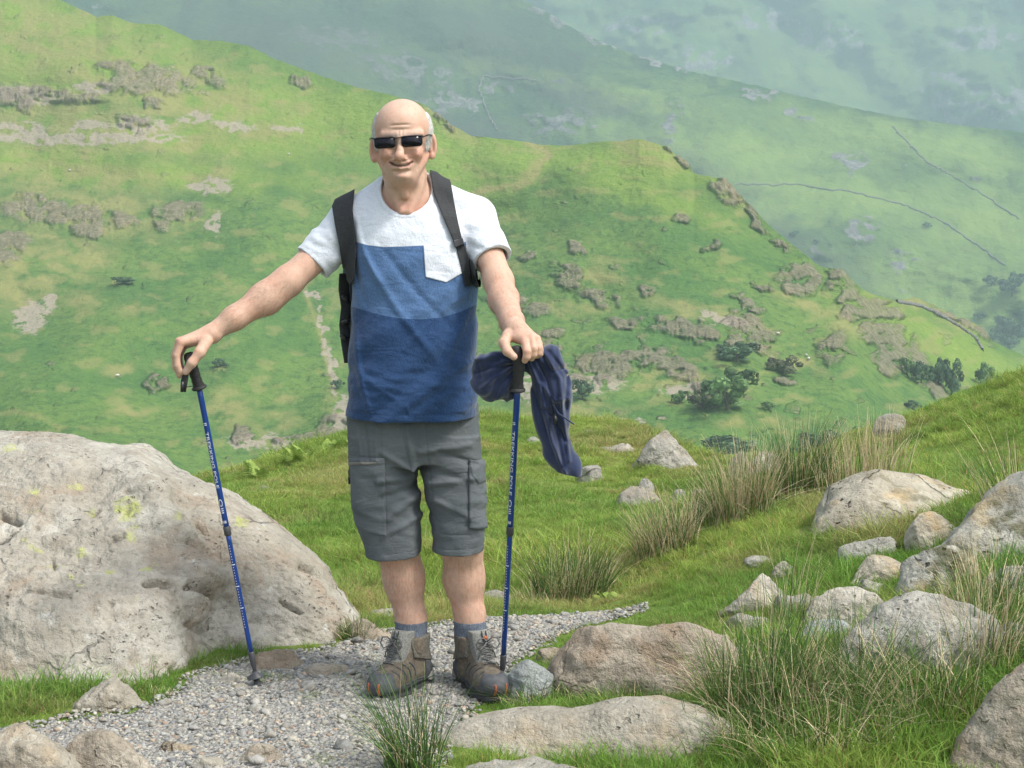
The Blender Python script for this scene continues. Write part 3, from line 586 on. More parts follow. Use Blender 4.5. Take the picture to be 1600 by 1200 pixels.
rk('stone', 'grey speckled stone between the smooth brown rock and buff rock', 'stone', 1212, 1284, 930, 966, M_GREY, sub=4, seed=25)
rk('boulder', 'grey boulder pitted with mossy holes at the right edge', 'boulder', 1446, 1740, 732, 915, M_PITTED, seed=26, deep=.55, prof=[.3,.5,.75,.95,1,1,1], facets=6, Y=5.35, pits=30)
rk('rock', 'rough grey block under the mossy pitted boulder', 'rock', 1398, 1540, 850, 955, M_PITTED, seed=27, deep=.6, prof=[.6,.95,1,1,.95,.9,.8], Y=5.1)
rk('boulder', 'wide tan boulder streaked orange on top of the bank', 'boulder', 1212, 1560, 733, 852, M_WARM, seed=28, deep=.5, prof=[.12,.5,.85,1,.94,.98,.95,.5], facets=3, Y=6.2, pits=16, rough=.8)
rk('stone', 'small square grey stone above the buff rounded rock', 'stone', 1338, 1384, 904, 930, M_GREY, sub=4, seed=29)
rk('stone', 'flat stone lying on the bank above the smooth brown rock', 'stone', 1166, 1214, 868, 882, M_GREY, sub=4, seed=30)
rk('stone', 'slanting stone edge in grass right of the flat bank stone', 'stone', 1205, 1244, 876, 900, M_TAN, sub=4, seed=31)
rk('rock', 'dark flat rock under the turf lip below the tan boulder', 'rock', 1318, 1412, 838, 870, M_GREY, sub=4, seed=32, deep=.4)
rk('rock', 'low grey slab half buried in front of the buff rounded rock', 'rock', 1335, 1430, 975, 1020, M_GREY, sub=4, seed=71, deep=.6)
rk('rock', 'blue grey stone at the right edge beside the largest grey rock', 'rock', 1552, 1640, 972, 1012, M_BLUE, sub=4, seed=72, deep=.6)
rk('rock', 'buff broken rock tucked under the mossy pitted boulder at the edge', 'rock', 1515, 1640, 880, 960, M_PITTED, seed=73, deep=.6, prof=[.6,.9,1,.9,1,.95], Y=4.95)
rk('rock', 'tan low stone sunk in grass below the smooth light brown rock', 'rock', 1138, 1228, 958, 992, M_TAN, sub=4, seed=74, deep=.6)
rk('rock', 'warm buff rock leaning against the left of the rough grey block', 'rock', 1330, 1425, 868, 915, M_WARM, sub=5, seed=75, deep=.6, prof=[.3,.7,.95,1,.9,.7])
rk('rock', 'buff rock jammed between tan boulder and pitted boulder', 'rock', 1420, 1500, 800, 862, M_WARM, sub=5, seed=76, deep=.6, Y=5.7)
rk('stone', 'small tan stone among tussocks beside the long brown rock', 'stone', 1120, 1170, 1010, 1040, M_TAN, sub=4, seed=77)
# on the meadow behind
rk('boulder', 'pale speckled boulder shaped like a tent on the far meadow', 'boulder', 988, 1094, 671, 726, M_GREY, seed=33, deep=.6, prof=[.25,.6,.85,1,.85,.6,.35], Y=10.6)
rk('rock', 'rounded grey rock in the middle of the meadow', 'rock', 960, 1042, 760, 812, M_GREY, seed=34, deep=.7, Y=9.2, prof=[.6,.9,1,1,.85,.6,.3])
rk('rock', 'tan blocky rock behind the rushes on the far meadow', 'rock', 1135, 1176, 706, 742, M_TAN, sub=4, seed=35, Y=10.2, prof=[.9,1,1,1,.95])
rk('rock', 'pale blocky rock right beside the tan blocky one', 'rock', 1168, 1222, 705, 740, M_TAN, sub=4, seed=36, Y=10.3, prof=[.9,1,1,.9,.7])
rk('rock', 'flat pinkish rock left of the tent shaped boulder', 'rock', 940, 1002, 692, 714, M_TAN, sub=4, seed=37, Y=11.2)
rk('rock', 'flat grey rock on the meadow under the fleece sleeve', 'rock', 900, 948, 726, 750, M_GREY, sub=4, seed=38, Y=10.2)
rk('stone', 'small stone behind the rounded grey meadow rock', 'stone', 995, 1020, 747, 760, M_GREY, sub=3, seed=39, Y=9.8)
rk('stone', 'tan stone right of the rounded grey meadow rock', 'stone', 1080, 1116, 764, 788, M_TAN, sub=4, seed=40, Y=8.9)
rk('stone', 'little pale stone left of the tan meadow stone', 'stone', 1052, 1072, 764, 776, M_GREY, sub=3, seed=41, Y=9)
rk('stone', 'white stone on the skyline of the right grass bank', 'stone', 1368, 1414, 646, 662, M_GREY, sub=4, seed=42, Y=10.1, flat=1)
rk('stone', 'pale stone at the valley edge behind the rushes', 'stone', 1272, 1312, 708, 722, M_GREY, sub=3, seed=43, Y=10)
rk('stone', 'white stone lying on the meadow left of the right pole shaft', 'stone', 776, 800, 672, 682, M_GREY, sub=3, seed=44, Y=12)
rk('stone', 'white stone on the meadow between pole and fleece', 'stone', 822, 844, 682, 692, M_GREY, sub=3, seed=45, Y=11.6)
rk('stone', 'white stone on the meadow right of the hanging fleece', 'stone', 914, 930, 671, 681, M_GREY, sub=3, seed=46, Y=12)
rk('stone', 'grey stone in the grass between the boulder and the hiker', 'stone', 508, 532, 860, 874, M_GREY, sub=3, seed=47, Y=7.6)
rk('stone', 'tiny grey stone on the grass slope above the boulder', 'stone', 402, 424, 758, 768, M_GREY, sub=3, seed=48, Y=9.6)
rk('stone', 'dark grey stone at the path edge behind the right pole', 'stone', 756, 800, 922, 946, M_GREY, sub=4, seed=49)
rk('stone', 'pale stone at the far end of the gravel path', 'stone', 905, 945, 956, 966, M_TAN, sub=3, seed=50)
# ================================================================== gravel, turf, rushes, trees
def blades(base, h, lean, width, colb, colt, seg=3, curl=.3, sides=0, tip=.15, face=None):
    """many grass blades at once: ribbons (sides=0) or thin three-sided stems"""
    n = len(base); s = np.linspace(0, 1, seg + 1)[None, :, None]; h = np.broadcast_to(h, n)[:, None, None]; L3 = np.concatenate([lean, np.zeros((n, 1))], 1)[:, None, :]
    ll = np.linalg.norm(lean, axis=1)[:, None, None]
    c = base[:, None, :] + h*(L3*s**(1 + curl*2) + np.array([0, 0, 1.])*s*(1 - .28*np.minimum(ll, 1.6)*s))
    w_ = np.broadcast_to(width, n)[:, None]*(1 - (1 - tip)*s[0, :, 0][None]**1.3)
    th = RNG.uniform(0, 2*math.pi, n) if face is None else face
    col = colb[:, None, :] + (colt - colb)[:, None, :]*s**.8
    if sides:
        rings = []
        for k in range(3):
            a = th + k*2.0944; rings.append(c + np.stack([np.cos(a), np.sin(a), 0*a], -1)[:, None, :]*(w_/2)[..., None])
        v = np.stack(rings, 2).reshape(-1, 3); col = np.repeat(col, 3, 1).reshape(-1, 3)
        f0 = np.array([[i*3 + k, i*3 + (k+1) % 3, (i+1)*3 + (k+1) % 3, (i+1)*3 + k] for i in range(seg) for k in range(3)]); m = (seg+1)*3
    else:
        d = np.stack([np.cos(th), np.sin(th), 0*th], -1)[:, None, :]*(w_/2)[..., None]
        v = np.stack([c - d, c + d], 2).reshape(-1, 3); col = np.repeat(col, 2, 1).reshape(-1, 3)
        f0 = np.array([[i*2, i*2+1, i*2+3, i*2+2] for i in range(seg)]); m = (seg+1)*2
    f = (f0[None] + (np.arange(n)*m)[:, None, None]).reshape(-1, 4)
    return v, f, col
def m_leaf(name, inst=True, trans=.35, rough=.55):
    n = N(name); c, _ = n.attr('col')
    if inst: t, _ = n.attr('tint', True); c = n.mix(1., c, t, 'MULTIPLY')
    n.set(base=c, rough=rough, spec=.25)
    tr = n.new('BsdfTranslucent'); n.link(c, tr.inputs[0]); mx_ = n.new('MixShader'); mx_.inputs[0].default_value = trans
    n.link(n.b.outputs[0], mx_.inputs[1]); n.link(tr.outputs[0], mx_.inputs[2]); n.link(mx_.outputs[0], n.out.inputs[0]); return n.m
M_TURF = m_leaf('turf_blade', True, .45); M_RUSH = m_leaf('rush_stem', False, .2, .5); M_LEAVES = m_leaf('tree_leaf', False, .25, .7)
def scatter(name, pts, rot, scl, tint, pick, protos):
    """one object of countless small pieces set out on points"""
    cl = bpy.data.collections.new(name + '_pieces')
    for o in protos: cl.objects.link(o)
    me = bpy.data.meshes.new(name); me.vertices.add(len(pts)); me.vertices.foreach_set('co', np.asarray(pts, np.float32).ravel())
    for k, ty, dat, fld in (('rot', 'FLOAT_VECTOR', rot, 'vector'), ('scl', 'FLOAT_VECTOR', scl, 'vector'), ('tint', 'FLOAT_COLOR', np.concatenate([tint, np.ones((len(tint), 1))], 1), 'color'), ('pick', 'INT', pick, 'value')):
        at = me.attributes.new(k, ty, 'POINT'); at.data.foreach_set(fld, np.asarray(dat, np.int32 if ty == 'INT' else np.float32).ravel())
    o = bpy.data.objects.new(name, me); COL.objects.link(o)
    g = bpy.data.node_groups.new(name + '_scatter', 'GeometryNodeTree'); g.interface.new_socket('Geometry', in_out='INPUT', socket_type='NodeSocketGeometry'); g.interface.new_socket('Geometry', in_out='OUTPUT', socket_type='NodeSocketGeometry')
    gi, go, ip, ci = [g.nodes.new(t) for t in ('NodeGroupInput', 'NodeGroupOutput', 'GeometryNodeInstanceOnPoints', 'GeometryNodeCollectionInfo')]
    ci.inputs['Collection'].default_value = cl; ci.inputs['Separate Children'].default_value = True; ci.inputs['Reset Children'].default_value = True
    g.links.new(gi.outputs[0], ip.inputs['Points']); g.links.new(ci.outputs[0], ip.inputs['Instance']); ip.inputs['Pick Instance'].default_value = True
    for k, ty, so_ in (('rot', 'FLOAT_VECTOR', 'Rotation'), ('scl', 'FLOAT_VECTOR', 'Scale'), ('pick', 'INT', 'Instance Index')):
        na = g.nodes.new('GeometryNodeInputNamedAttribute'); na.data_type = ty; na.inputs['Name'].default_value = k; g.links.new(na.outputs[0], ip.inputs[so_])
    g.links.new(ip.outputs[0], go.inputs[0]); md = o.modifiers.new('scatter', 'NODES'); md.node_group = g
    return tag(o, kind='stuff')
# ---- gravel
def pebble_mesh(k, sub=2):
    r = np.random.default_rng(100 + k); v, f = ICO[sub]; u = v.copy()
    for _ in range(6):
        n = r.normal(size=3); n /= np.linalg.norm(n); e = np.maximum(u@n - r.uniform(.5, .8), 0); u = u - e[:, None]*n
    u *= np.array([1, r.uniform(.6, .95), r.uniform(.35, .6)]); u += .05*r.normal(size=u.shape); return u/np.abs(u).max(), f
def m_pebble():
    n = N('pebble'); t, _ = n.attr('tint', True); a = n.noise(40, 4); n.set(base=n.mix(n.ramp(a, .35, .65, 0, .5), t, n.mix(1., t, (.62, .6, .56), 'MULTIPLY')), rough=.85, spec=.25, normal=n.bump(n.noise(160, 3), .6, .004)); return n.m
def m_stone():
    n = N('path_stone'); i = n.new('ObjectInfo').outputs['Random']; a = n.noise(40, 4); t = n.mix(i, (.40, .385, .35), (.27, .265, .255)); n.set(base=n.mix(n.ramp(a, .35, .65), t, n.mix(1., t, (.6, .57, .5), 'MULTIPLY')), rough=.85, spec=.25, normal=n.bump(n.noise(120, 4), .8, .006)); return n.m
MP, MS = m_pebble(), m_stone()
peb = [mesh_obj('pebble', *pebble_mesh(k, 1), MP, smooth=False, link=False) for k in range(8)]
npb = 60000; gx = RNG.uniform(-1.75, .5, npb*2); gy = 3.3 + 2.7*RNG.uniform(0, 1, npb*2)**1.0
gm = path_mask(gx, gy); kp = (gm > -.02) & ((gm > .05) | (RNG.random(len(gm)) < .5)); gx, gy = gx[kp][:npb], gy[kp][:npb]; n_ = len(gx)
gr_ = np.clip(RNG.lognormal(math.log(.0044), .42, n_), .0022, .015)
def stone_cols(n):
    k = RNG.random(n)[:, None]; a = np.where(k < .5, [[.32, .315, .29]], np.where(k < .8, [[.41, .385, .325]], np.where(k < .93, [[.20, .205, .21]], [[.38, .29, .22]])))
    return a*RNG.uniform(.75, 1.25, (n, 1))
gpz = ground_z(gx, gy) + .006 + gr_*.25
gravel = scatter('gravel', np.stack([gx, gy, gpz], 1), np.stack([RNG.normal(0, .3, n_), RNG.normal(0, .3, n_), RNG.uniform(0, 6.28, n_)], 1), np.repeat(gr_[:, None], 3, 1), stone_cols(n_), RNG.integers(0, 8, n_), peb)
gravel.parent = path
sm_ = [mesh_obj('stone', *pebble_mesh(20 + k, 2), MS, smooth=False, link=False).data for k in range(6)]
k = 0; rs = np.random.default_rng(12)
while k < 260:
    x, y = rs.uniform(-1.7, .45), rs.uniform(3.7, 5.95)
    if path_mask(np.array([x]), np.array([y]))[0] < .03 or any(abs(x-q[0]) < q[2] and abs(y-q[1]) < q[3] for q in FOOTPR): continue
    o = bpy.data.objects.new('stone', sm_[k % 6]); COL.objects.link(o); o.parent = path
    r = float(np.clip(rs.lognormal(math.log(.0120), .40), .0085, .042)); o.scale = (r*1.2, r, r); o.rotation_euler = (rs.normal()*.2, rs.normal()*.2, rs.uniform(0, 6.28)); o.location = (x, y, ground_h(x, y) + .008 + r*.22); k += 1

# ---- turf
def tuft(k, n=46, rad=.05, h=(.018, .048), w=.0034):
    r = np.random.default_rng(300 + k); a, q = r.uniform(0, 6.28, n), rad*np.sqrt(r.random(n)); base = np.stack([q*np.cos(a), q*np.sin(a), 0*a - .006], 1)
    lean = np.stack([np.cos(a), np.sin(a)], 1)*(q/rad*.5)[:, None] + r.normal(0, .45, (n, 2)); hh = r.uniform(*h, n)
    g = np.array([.178, .285, .064])*r.uniform(.7, 1.3, (n, 1)); dry_ = r.random(n)[:, None] < .13; g = np.where(dry_, np.array([[.26, .225, .10]]), g)
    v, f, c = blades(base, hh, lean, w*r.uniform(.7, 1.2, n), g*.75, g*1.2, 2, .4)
    return mesh_obj('tuft', v, f, M_TURF, attrs=dict(col=c), link=False)
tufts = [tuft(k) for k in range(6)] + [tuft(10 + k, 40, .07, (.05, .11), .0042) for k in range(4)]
def footprint(x, y, grow=0.):
    m = np.zeros(x.shape, bool)
    for cx, cy, rx, ry in FOOTPR: m |= ((x-cx)/(rx+grow))**2 + ((y-cy)/(ry+grow))**2 < .8
    return m
def turf_points(n, y0, y1, pw, um=.46):
    u = RNG.uniform(-um, um, n); y = y0 + (y1 - y0)*RNG.random(n)**pw; return u*(y + .6), y
X = []; Yq = []
for n, a, b, pw in ((15000, 3.75, 6.4, 1.), (36000, 6.2, 13.6, .9)):
    x, y = turf_points(n, a, b, pw); X.append(x); Yq.append(y)
x, y = np.concatenate(X), np.concatenate(Yq)
pmk = path_mask(x, y); ok = (pmk < -.015) & ~footprint(x, y) & ~in_boulder(x, y) & (y < edge_y(x) + .5)
spr = (pmk > 0) & (noise(x*4, y*4, 9) > .42) & (RNG.random(len(x)) < .5); ok |= spr & ~footprint(x, y)
x, y, pmk = x[ok], y[ok], pmk[ok]; n_ = len(x)
worn = np.exp(-np.maximum(-pmk, 0)/.12)                       # grass is shorter beside the path
big_ = noise(x*.9, y*.9, 3); yel = np.clip(.45 + 1.1*fbm(x*.8, y*1.3, 12, 3), 0, 1)[:, None]; straw = sm(.2, .5, fbm(x*1.1, y*2.2, 31, 3))[:, None]
far_ = sm(6.5, 9, y)
sc_ = RNG.uniform(.6, 1.15, n_)*(.75 + .4*(big_ + .3))*(1 - .45*worn)*(1 - .12*far_)
bpx_, bpy_ = PXY(np.stack([x, y, ground_z(x, y)], -1)); straw = np.maximum(straw, blobs([(950,692,75,14,4),(1000,690,60,22,15),(1040,665,60,10,10),(590,945,60,30,10),(700,950,80,16,0),(880,945,90,10,0),(540,735,90,22,-20),(1290,790,50,22,0),(1370,815,90,18,0),(1090,735,50,14,0),(60,1105,60,14,0),(1010,1160,40,10,0),(1180,880,50,14,-15),(1230,905,60,10,-10)], bpx_, bpy_, .8, 5, .6)[:, None])
tint = np.array([1.05, 1.12, .95]) + yel*np.array([.75, .36, .45]); tint = tint*(1 - .7*straw) + .7*straw*np.array([2.2, 1.3, 2.2])
lush = (sm(-.35, -.1, pmk*0 - noise(x*2.1, y*2.1, 44))*(y < 6))[:, None]; tint = tint*(1 - .45*lush) + .45*lush*np.array([.80, 1.12, .75])
tint *= RNG.uniform(.82, 1.18, (n_, 1))
pk = RNG.integers(0, 6, n_); tall = (RNG.random(n_) < .10 + .22*(x > .15)*(y < 5.2)) & (worn < .5); pk[tall] = 6 + RNG.integers(0, 4, tall.sum())
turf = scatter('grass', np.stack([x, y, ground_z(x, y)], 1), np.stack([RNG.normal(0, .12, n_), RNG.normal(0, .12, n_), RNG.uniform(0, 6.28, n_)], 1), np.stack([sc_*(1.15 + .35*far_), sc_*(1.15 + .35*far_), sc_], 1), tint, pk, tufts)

# ---- rushes and tussocks, each plant a thing
GREEN, DARK, STRAW, RUST = np.array([.155, .275, .06]), np.array([.08, .165, .05]), np.array([.74, .62, .39]), np.array([.20, .12, .045])
def rush(label, px, py, n, rx, h0, h1, lean=(0, 0), spread=.35, dry_=.3, dark=.5, Y=None, w=.0034, name='rush_clump', cat='rush plant', ry=None, seed=1, under=.5, group=None, curl=.3):
    r = np.random.default_rng(seed + 900); g = P(px, py, Y) if Y else ray_ground(px, py); x0, y0 = g[0], g[1]; ry = ry or rx*.7
    a, q = r.uniform(0, 6.28, n), np.sqrt(r.random(n)); bx_, by_ = q*rx*np.cos(a), q*ry*np.sin(a)
    bz = ground_z(x0 + bx_, y0 + by_) - ground_h(x0, y0) - .01; z0 = ground_h(x0, y0)
    ln = np.stack([np.cos(a), np.sin(a)], 1)*(q*spread)[:, None] + r.normal(0, spread*.5, (n, 2)) + np.array(lean)
    h = r.uniform(h0, h1, n)*(1 - .25*q); k = r.random(n)[:, None]
    top = np.where(k < dry_, STRAW, np.where(k < dry_ + (1 - dry_)*dark, DARK, GREEN))*r.uniform(.7, 1.25, (n, 1)); kk = r.random(n)[:, None]
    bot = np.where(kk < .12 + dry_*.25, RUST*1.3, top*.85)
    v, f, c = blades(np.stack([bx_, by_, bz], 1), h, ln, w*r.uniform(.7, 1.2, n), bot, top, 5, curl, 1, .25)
    parts = [(v, f, c)]
    if under:
        m = int(n*under); a, q = r.uniform(0, 6.28, m), np.sqrt(r.random(m)); ux, uy = 1.15*q*rx*np.cos(a), 1.15*q*ry*np.sin(a); uz = ground_z(x0 + ux, y0 + uy) - z0 - .01
        cc = np.where(r.random(m)[:, None] < .25 + dry_*.5, STRAW*.9, GREEN)*r.uniform(.7, 1.25, (m, 1))
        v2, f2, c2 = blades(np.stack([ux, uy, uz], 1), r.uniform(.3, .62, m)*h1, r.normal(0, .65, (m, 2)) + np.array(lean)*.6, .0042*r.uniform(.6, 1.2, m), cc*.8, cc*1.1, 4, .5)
        parts.append((v2, f2 + len(v), c2))
    o = mesh_obj(name, np.concatenate([p[0] for p in parts]), np.concatenate([p[1] for p in parts]), M_RUSH, attrs=dict(col=np.concatenate([p[2] for p in parts])))
    o.location = (x0, y0, z0); return tag(o, label, cat, group or {'rush_clump': 'rush clumps beside the path', 'grass_tussock': 'grass tussocks among the rocks', 'grass_tuft': 'grass tufts at the edge of the path'}[name])
rush('dark green rush clump fanning over the gravel at the bottom edge', 645, 1216, 150, .07, .20, .40, (-.18, .04), .42, .06, .8, Y=4.03, w=.003, seed=1, under=.5)
rush('tall green and straw tussock in front of the largest grey rock', 1190, 1118, 330, .15, .18, .44, (.0, .05), .34, .22, .55, seed=2, under=1.2)
rush('spreading grass tussock at the bottom right under the rushes', 1265, 1165, 380, .24, .12, .27, (-.05, 0), .7, .22, .35, seed=3, under=1.2, name='grass_tussock', cat='grass tussock')
rush('green rush tussock growing against the largest grey rock', 1330, 1090, 190, .16, .15, .34, (.03, 0), .45, .2, .5, seed=4, under=1.2)
rush('leaning tussock between grey rock and bottom right boulder', 1425, 1125, 230, .18, .14, .31, (-.25, 0), .5, .25, .45, seed=5, under=1.2)
rush('brown stemmed rush tuft behind the bottom right boulder', 1545, 1050, 150, .11, .18, .40, (.08, 0), .35, .45, .4, seed=6, under=.8)
rush('mixed green and straw rushes before the mossy pitted boulder', 1555, 965, 170, .13, .18, .36, (.05, 0), .35, .45, .35, seed=7, under=.8)
rush('short green tussock at the base of the rough grey block', 1480, 985, 140, .13, .08, .2, (0, 0), .5, .3, .3, seed=8, under=1., name='grass_tussock', cat='grass tussock')
rush('green rush clump behind the right pole', 893, 942, 430, .15, .20, .37, (.05, 0), .38, .25, .55, Y=6.5, seed=9, under=.8)
rush('low straw coloured fringe beside the green rush clump', 832, 942, 120, .12, .05, .14, (-.2, 0), .5, .75, .3, Y=6.4, seed=10, under=.8)
rush('straw and green rushes in the dip behind the grass bank', 1040, 912, 300, .13, .2, .37, (-.12, 0), .35, .55, .5, Y=6.9, seed=11, under=.6)
rush('straw brown rush bed left of the wide tan boulder', 1160, 866, 380, .13, .28, .50, (-.03, 0), .28, .55, .35, Y=7.1, seed=12, under=.5)
rush('tall green rush bed behind the straw brown one', 1250, 828, 380, .155, .28, .52, (.03, 0), .26, .28, .5, Y=7.6, seed=13, under=.4)
rush('pale straw rushes above the top of the wide tan boulder', 1350, 796, 180, .22, .26, .44, (0, 0), .22, .8, .5, Y=7.4, seed=14, under=.3)
rush('green rush tuft left of the tall rush beds', 1100, 866, 140, .08, .18, .36, (0, 0), .3, .3, .5, Y=7.3, seed=15, under=.5)
rush('dark rushes sprouting behind the mossy pitted boulder', 1592, 790, 130, .12, .25, .52, (-.12, 0), .35, .3, .75, Y=5.75, seed=16, under=.6)
rush('brown and green grass tussock by the blue grey rock', 835, 1098, 210, .10, .05, .135, (0, -.1), .75, .18, .6, seed=17, under=1.3, name='grass_tussock', cat='grass tussock', w=.003, curl=.5)
rush('green grass tussock in front of the long brown rock', 985, 1100, 180, .16, .05, .12, (0, -.1), .7, .1, .4, seed=18, under=1.3, name='grass_tussock', cat='grass tussock', curl=.5)
rush('grass tuft wedged at the right end of the huge boulder', 562, 1000, 260, .055, .05, .12, (0, 0), .4, .12, .4, seed=19, under=1., name='grass_tussock', cat='grass tussock', w=.0028)
rush('soft green tussock left of the tall straw tussock', 1100, 1150, 170, .15, .07, .17, (-.25, 0), .6, .12, .3, seed=20, under=1.3, name='grass_tussock', cat='grass tussock')
rush('thin rush stems rising beside the smooth brown rock', 1235, 985, 34, .08, .22, .42, (.02, 0), .25, .2, .85, seed=21, under=.4, w=.0028)
rush('dark weedy grass along the foot of the huge boulder', 100, 1088, 190, .22, .03, .075, (0, -.2), .7, .1, .7, seed=22, under=1.2, name='grass_tussock', cat='grass tussock', ry=.07)
for k, (px_, py_, n, rx, h) in enumerate([(352, 1062, 70, .05, .05), (420, 1068, 90, .05, .06), (240, 1088, 90, .07, .055), (20, 1110, 140, .15, .06), (318, 1082, 60, .05, .045), (505, 1006, 30, .03, .035), (362, 1038, 60, .06, .05)]):
    rush(['grass tuft at the boulder foot left of the pole tip', 'grass tuft in gravel right of the pole tip', 'grass tuft right of the small tan dome stone', 'low yellow grass patch at the left edge below the boulder', 'small grass tuft in front of the boulder crack', 'tiny grass tuft in gravel at the boulder end', 'grass tuft under the boulder hollow'][k], px_, py_, n, rx, h*.5, h, (0, 0), .8, .2, .3, name='grass_tuft', cat='grass tuft', seed=40 + k, under=1., w=.003)
# bracken on the skyline left of the hiker
def fern(label, px, py, Y, s, seed):
    r = np.random.default_rng(seed); g = P(px, py, Y); z0 = ground_h(g[0], g[1]); vs_, fs, cs, k = [], [], [], 0
    for i in range(11):
        a = r.uniform(0, 6.28); L = s*r.uniform(.7, 1.1); t = np.linspace(0, 1, 12); el = r.uniform(.6, 1.25)
        st = np.stack([np.cos(a)*L*t*math.cos(el), np.sin(a)*L*t*math.cos(el), L*(t*math.sin(el) - .3*t**2)], 1) + np.array([*r.normal(0, s*.25, 2), 0]); sd = np.array([-math.sin(a), math.cos(a), 0])
        for j in range(2, 12):
            wl = s*.30*(1 - t[j])*1.15 + .01; ww = s*.035
            for sg in (-1, 1):
                p0 = st[j]; p1 = p0 + sg*sd*wl + np.array([0, 0, -.1*wl]); d = (st[j] - st[j-1]); d = d/np.linalg.norm(d)*ww
                vs_ += [p0 - d, p0 + d, p1 + d*.4, p1 - d*.2]; fs.append([k, k+1, k+2, k+3]); k += 4; cs += [np.array([.24, .33, .075])*r.uniform(.8, 1.25)]*4
    o = mesh_obj('bracken', np.array(vs_), np.array(fs), M_LEAVES, attrs=dict(col=np.array(cs)), smooth=False); o.location = (g[0], g[1], z0); tag(o, label, 'bracken', 'bracken plants')
for i, (a, b, c, d, e) in enumerate([('bracken fronds on the skyline above the huge boulder', 405, 738, 10.8, .17), ('taller bracken on the skyline left of the shorts', 470, 714, 11.2, .2), ('bracken at the skyline right next to the shorts', 532, 702, 11.4, .17), ('small fern among the rushes behind the right pole', 950, 935, 6.3, .08)]): fern(a, b, c, d, e, i)

# ---- trees across the valley
def crown_mesh(k, n=1500, lobes=15):
    r = np.random.default_rng(500 + k); c = r.normal(0, .43, (lobes, 3))*np.array([1, 1, .75]); c[:, 2] += .05; R = r.uniform(.16, .40, lobes); i = r.integers(0, lobes, n)
    d = r.normal(size=(n, 3)); d /= np.linalg.norm(d, axis=1)[:, None]; p = c[i] + d*(R[i]*r.uniform(.72, 1.05, n))[:, None]
    t = r.normal(size=(n, 3)); t -= d*(t*d).sum(1)[:, None]*.6; t /= np.linalg.norm(t, axis=1)[:, None]; b = np.cross(d, t); b /= np.linalg.norm(b, axis=1)[:, None] + 1e-6; s = r.uniform(.05, .1, n)[:, None]
    v = np.stack([p - t*s - b*s*.7, p + t*s - b*s*.5, p + t*s*.8 + b*s*.7, p - t*s*.7 + b*s*.6], 1).reshape(-1, 3); v[:, 2] = np.maximum(v[:, 2], -.62); cf = np.repeat(r.uniform(.65, 1.35, n)*r.uniform(.65, 1.45, lobes)[i], 4)
    cn = np.repeat((.5 + .5*noise(p[:, 0]*3, p[:, 1]*3, p[:, 2]*3)), 4)
    return v, np.arange(n*4).reshape(-1, 4), (cf*(.75 + .5*cn))
CR = [crown_mesh(k) for k in range(4)]
M_BARK = simple('bark', (.09, .07, .05), .9, 3, .1)
def tree(label, p, w_, h, col, k=0, group=None, cat='tree', name='tree'):
    t = empty(name, p); tag(t, label, cat, group); v, f, c = CR[k % 4]
    mesh_obj('crown', v*np.array([w_/1.75, w_/1.75, h/1.75]) + np.array([0, 0, h*.56]), f, M_LEAVES, t, False, dict(col=c[:, None]*np.array(col)))
    pr = [tube([(0, 0, -.06*h), (w_*.01, 0, h*.2), (0, w_*.02, h*.5)], [h*.045, h*.034, h*.015], 7)]
    for i in range(3):
        a = i*2.1 + k; pr.append(tube([(0, 0, h*.22), (w_*.14*math.cos(a), w_*.14*math.sin(a), h*.42), (w_*.26*math.cos(a), w_*.26*math.sin(a), h*.6)], [h*.02, h*.014, h*.006], 5))
    tv, tf = merge(pr); mesh_obj('trunk', tv, tf, M_BARK, t); return t
GT, DT, BT = (.12, .205, .07), (.085, .145, .075), (.125, .135, .07)
for i, (px, py, w_, h, c, lb) in enumerate([(1135, 640, 82, 72, GT, 'broad pale green tree below the middle crags'), (1097, 640, 38, 38, BT, 'dark brown round tree left of the broad pale green tree'), (910, 624, 36, 40, DT, 'small bush tree below the crags left of the fleece'),
    (1228, 586, 48, 34, BT, 'dark rusty bush tree under the right crags'), (1150, 566, 62, 34, DT, 'dark low tree spreading along the foot of a crag'), (1440, 598, 28, 40, DT, 'dark narrow tree beside the steep right crag'), (1416, 585, 26, 34, GT, 'small tree at the foot of the steep right crag'),
    (1488, 618, 34, 62, DT, 'tallest dark tree on the right end of the hillside'), (1466, 600, 30, 44, DT, 'dark tree left of the tallest dark one at right'), (1540, 606, 28, 46, GT, 'pale airy tree above the right grass bank'), (1140, 716, 84, 44, DT, 'dim blue green tree in the valley behind the tent shaped boulder'),
    (1285, 712, 60, 44, DT, 'dim tree in the valley bottom left of the right grass bank'), (1335, 705, 46, 40, GT, 'dim green tree half hidden by the right grass bank'), (1425, 640, 22, 18, DT, 'little dark bush above the white skyline stone'), (195, 444, 34, 14, DT, 'low dark bush on the hillside above the right hand'),
    (528, 606, 18, 16, DT, 'small dark bush beside the rocky gully'), (1060, 630, 26, 22, GT, 'small bush left of the dark brown round tree'), (345, 573, 22, 16, DT, 'faint bush on the hillside right of the left pole grip'), (1200, 640, 24, 16, GT, 'tiny bush right of the broad pale green tree'), (1130, 548, 18, 12, DT, 'small bush perched on the upper ledge')]):
    g = on_hill(px, py); s = g[1]/F; tree(lb, g + np.array([0, 0, -.1*h*s]), w_*s, h*s, c, i, 'trees and bushes on the hillside')
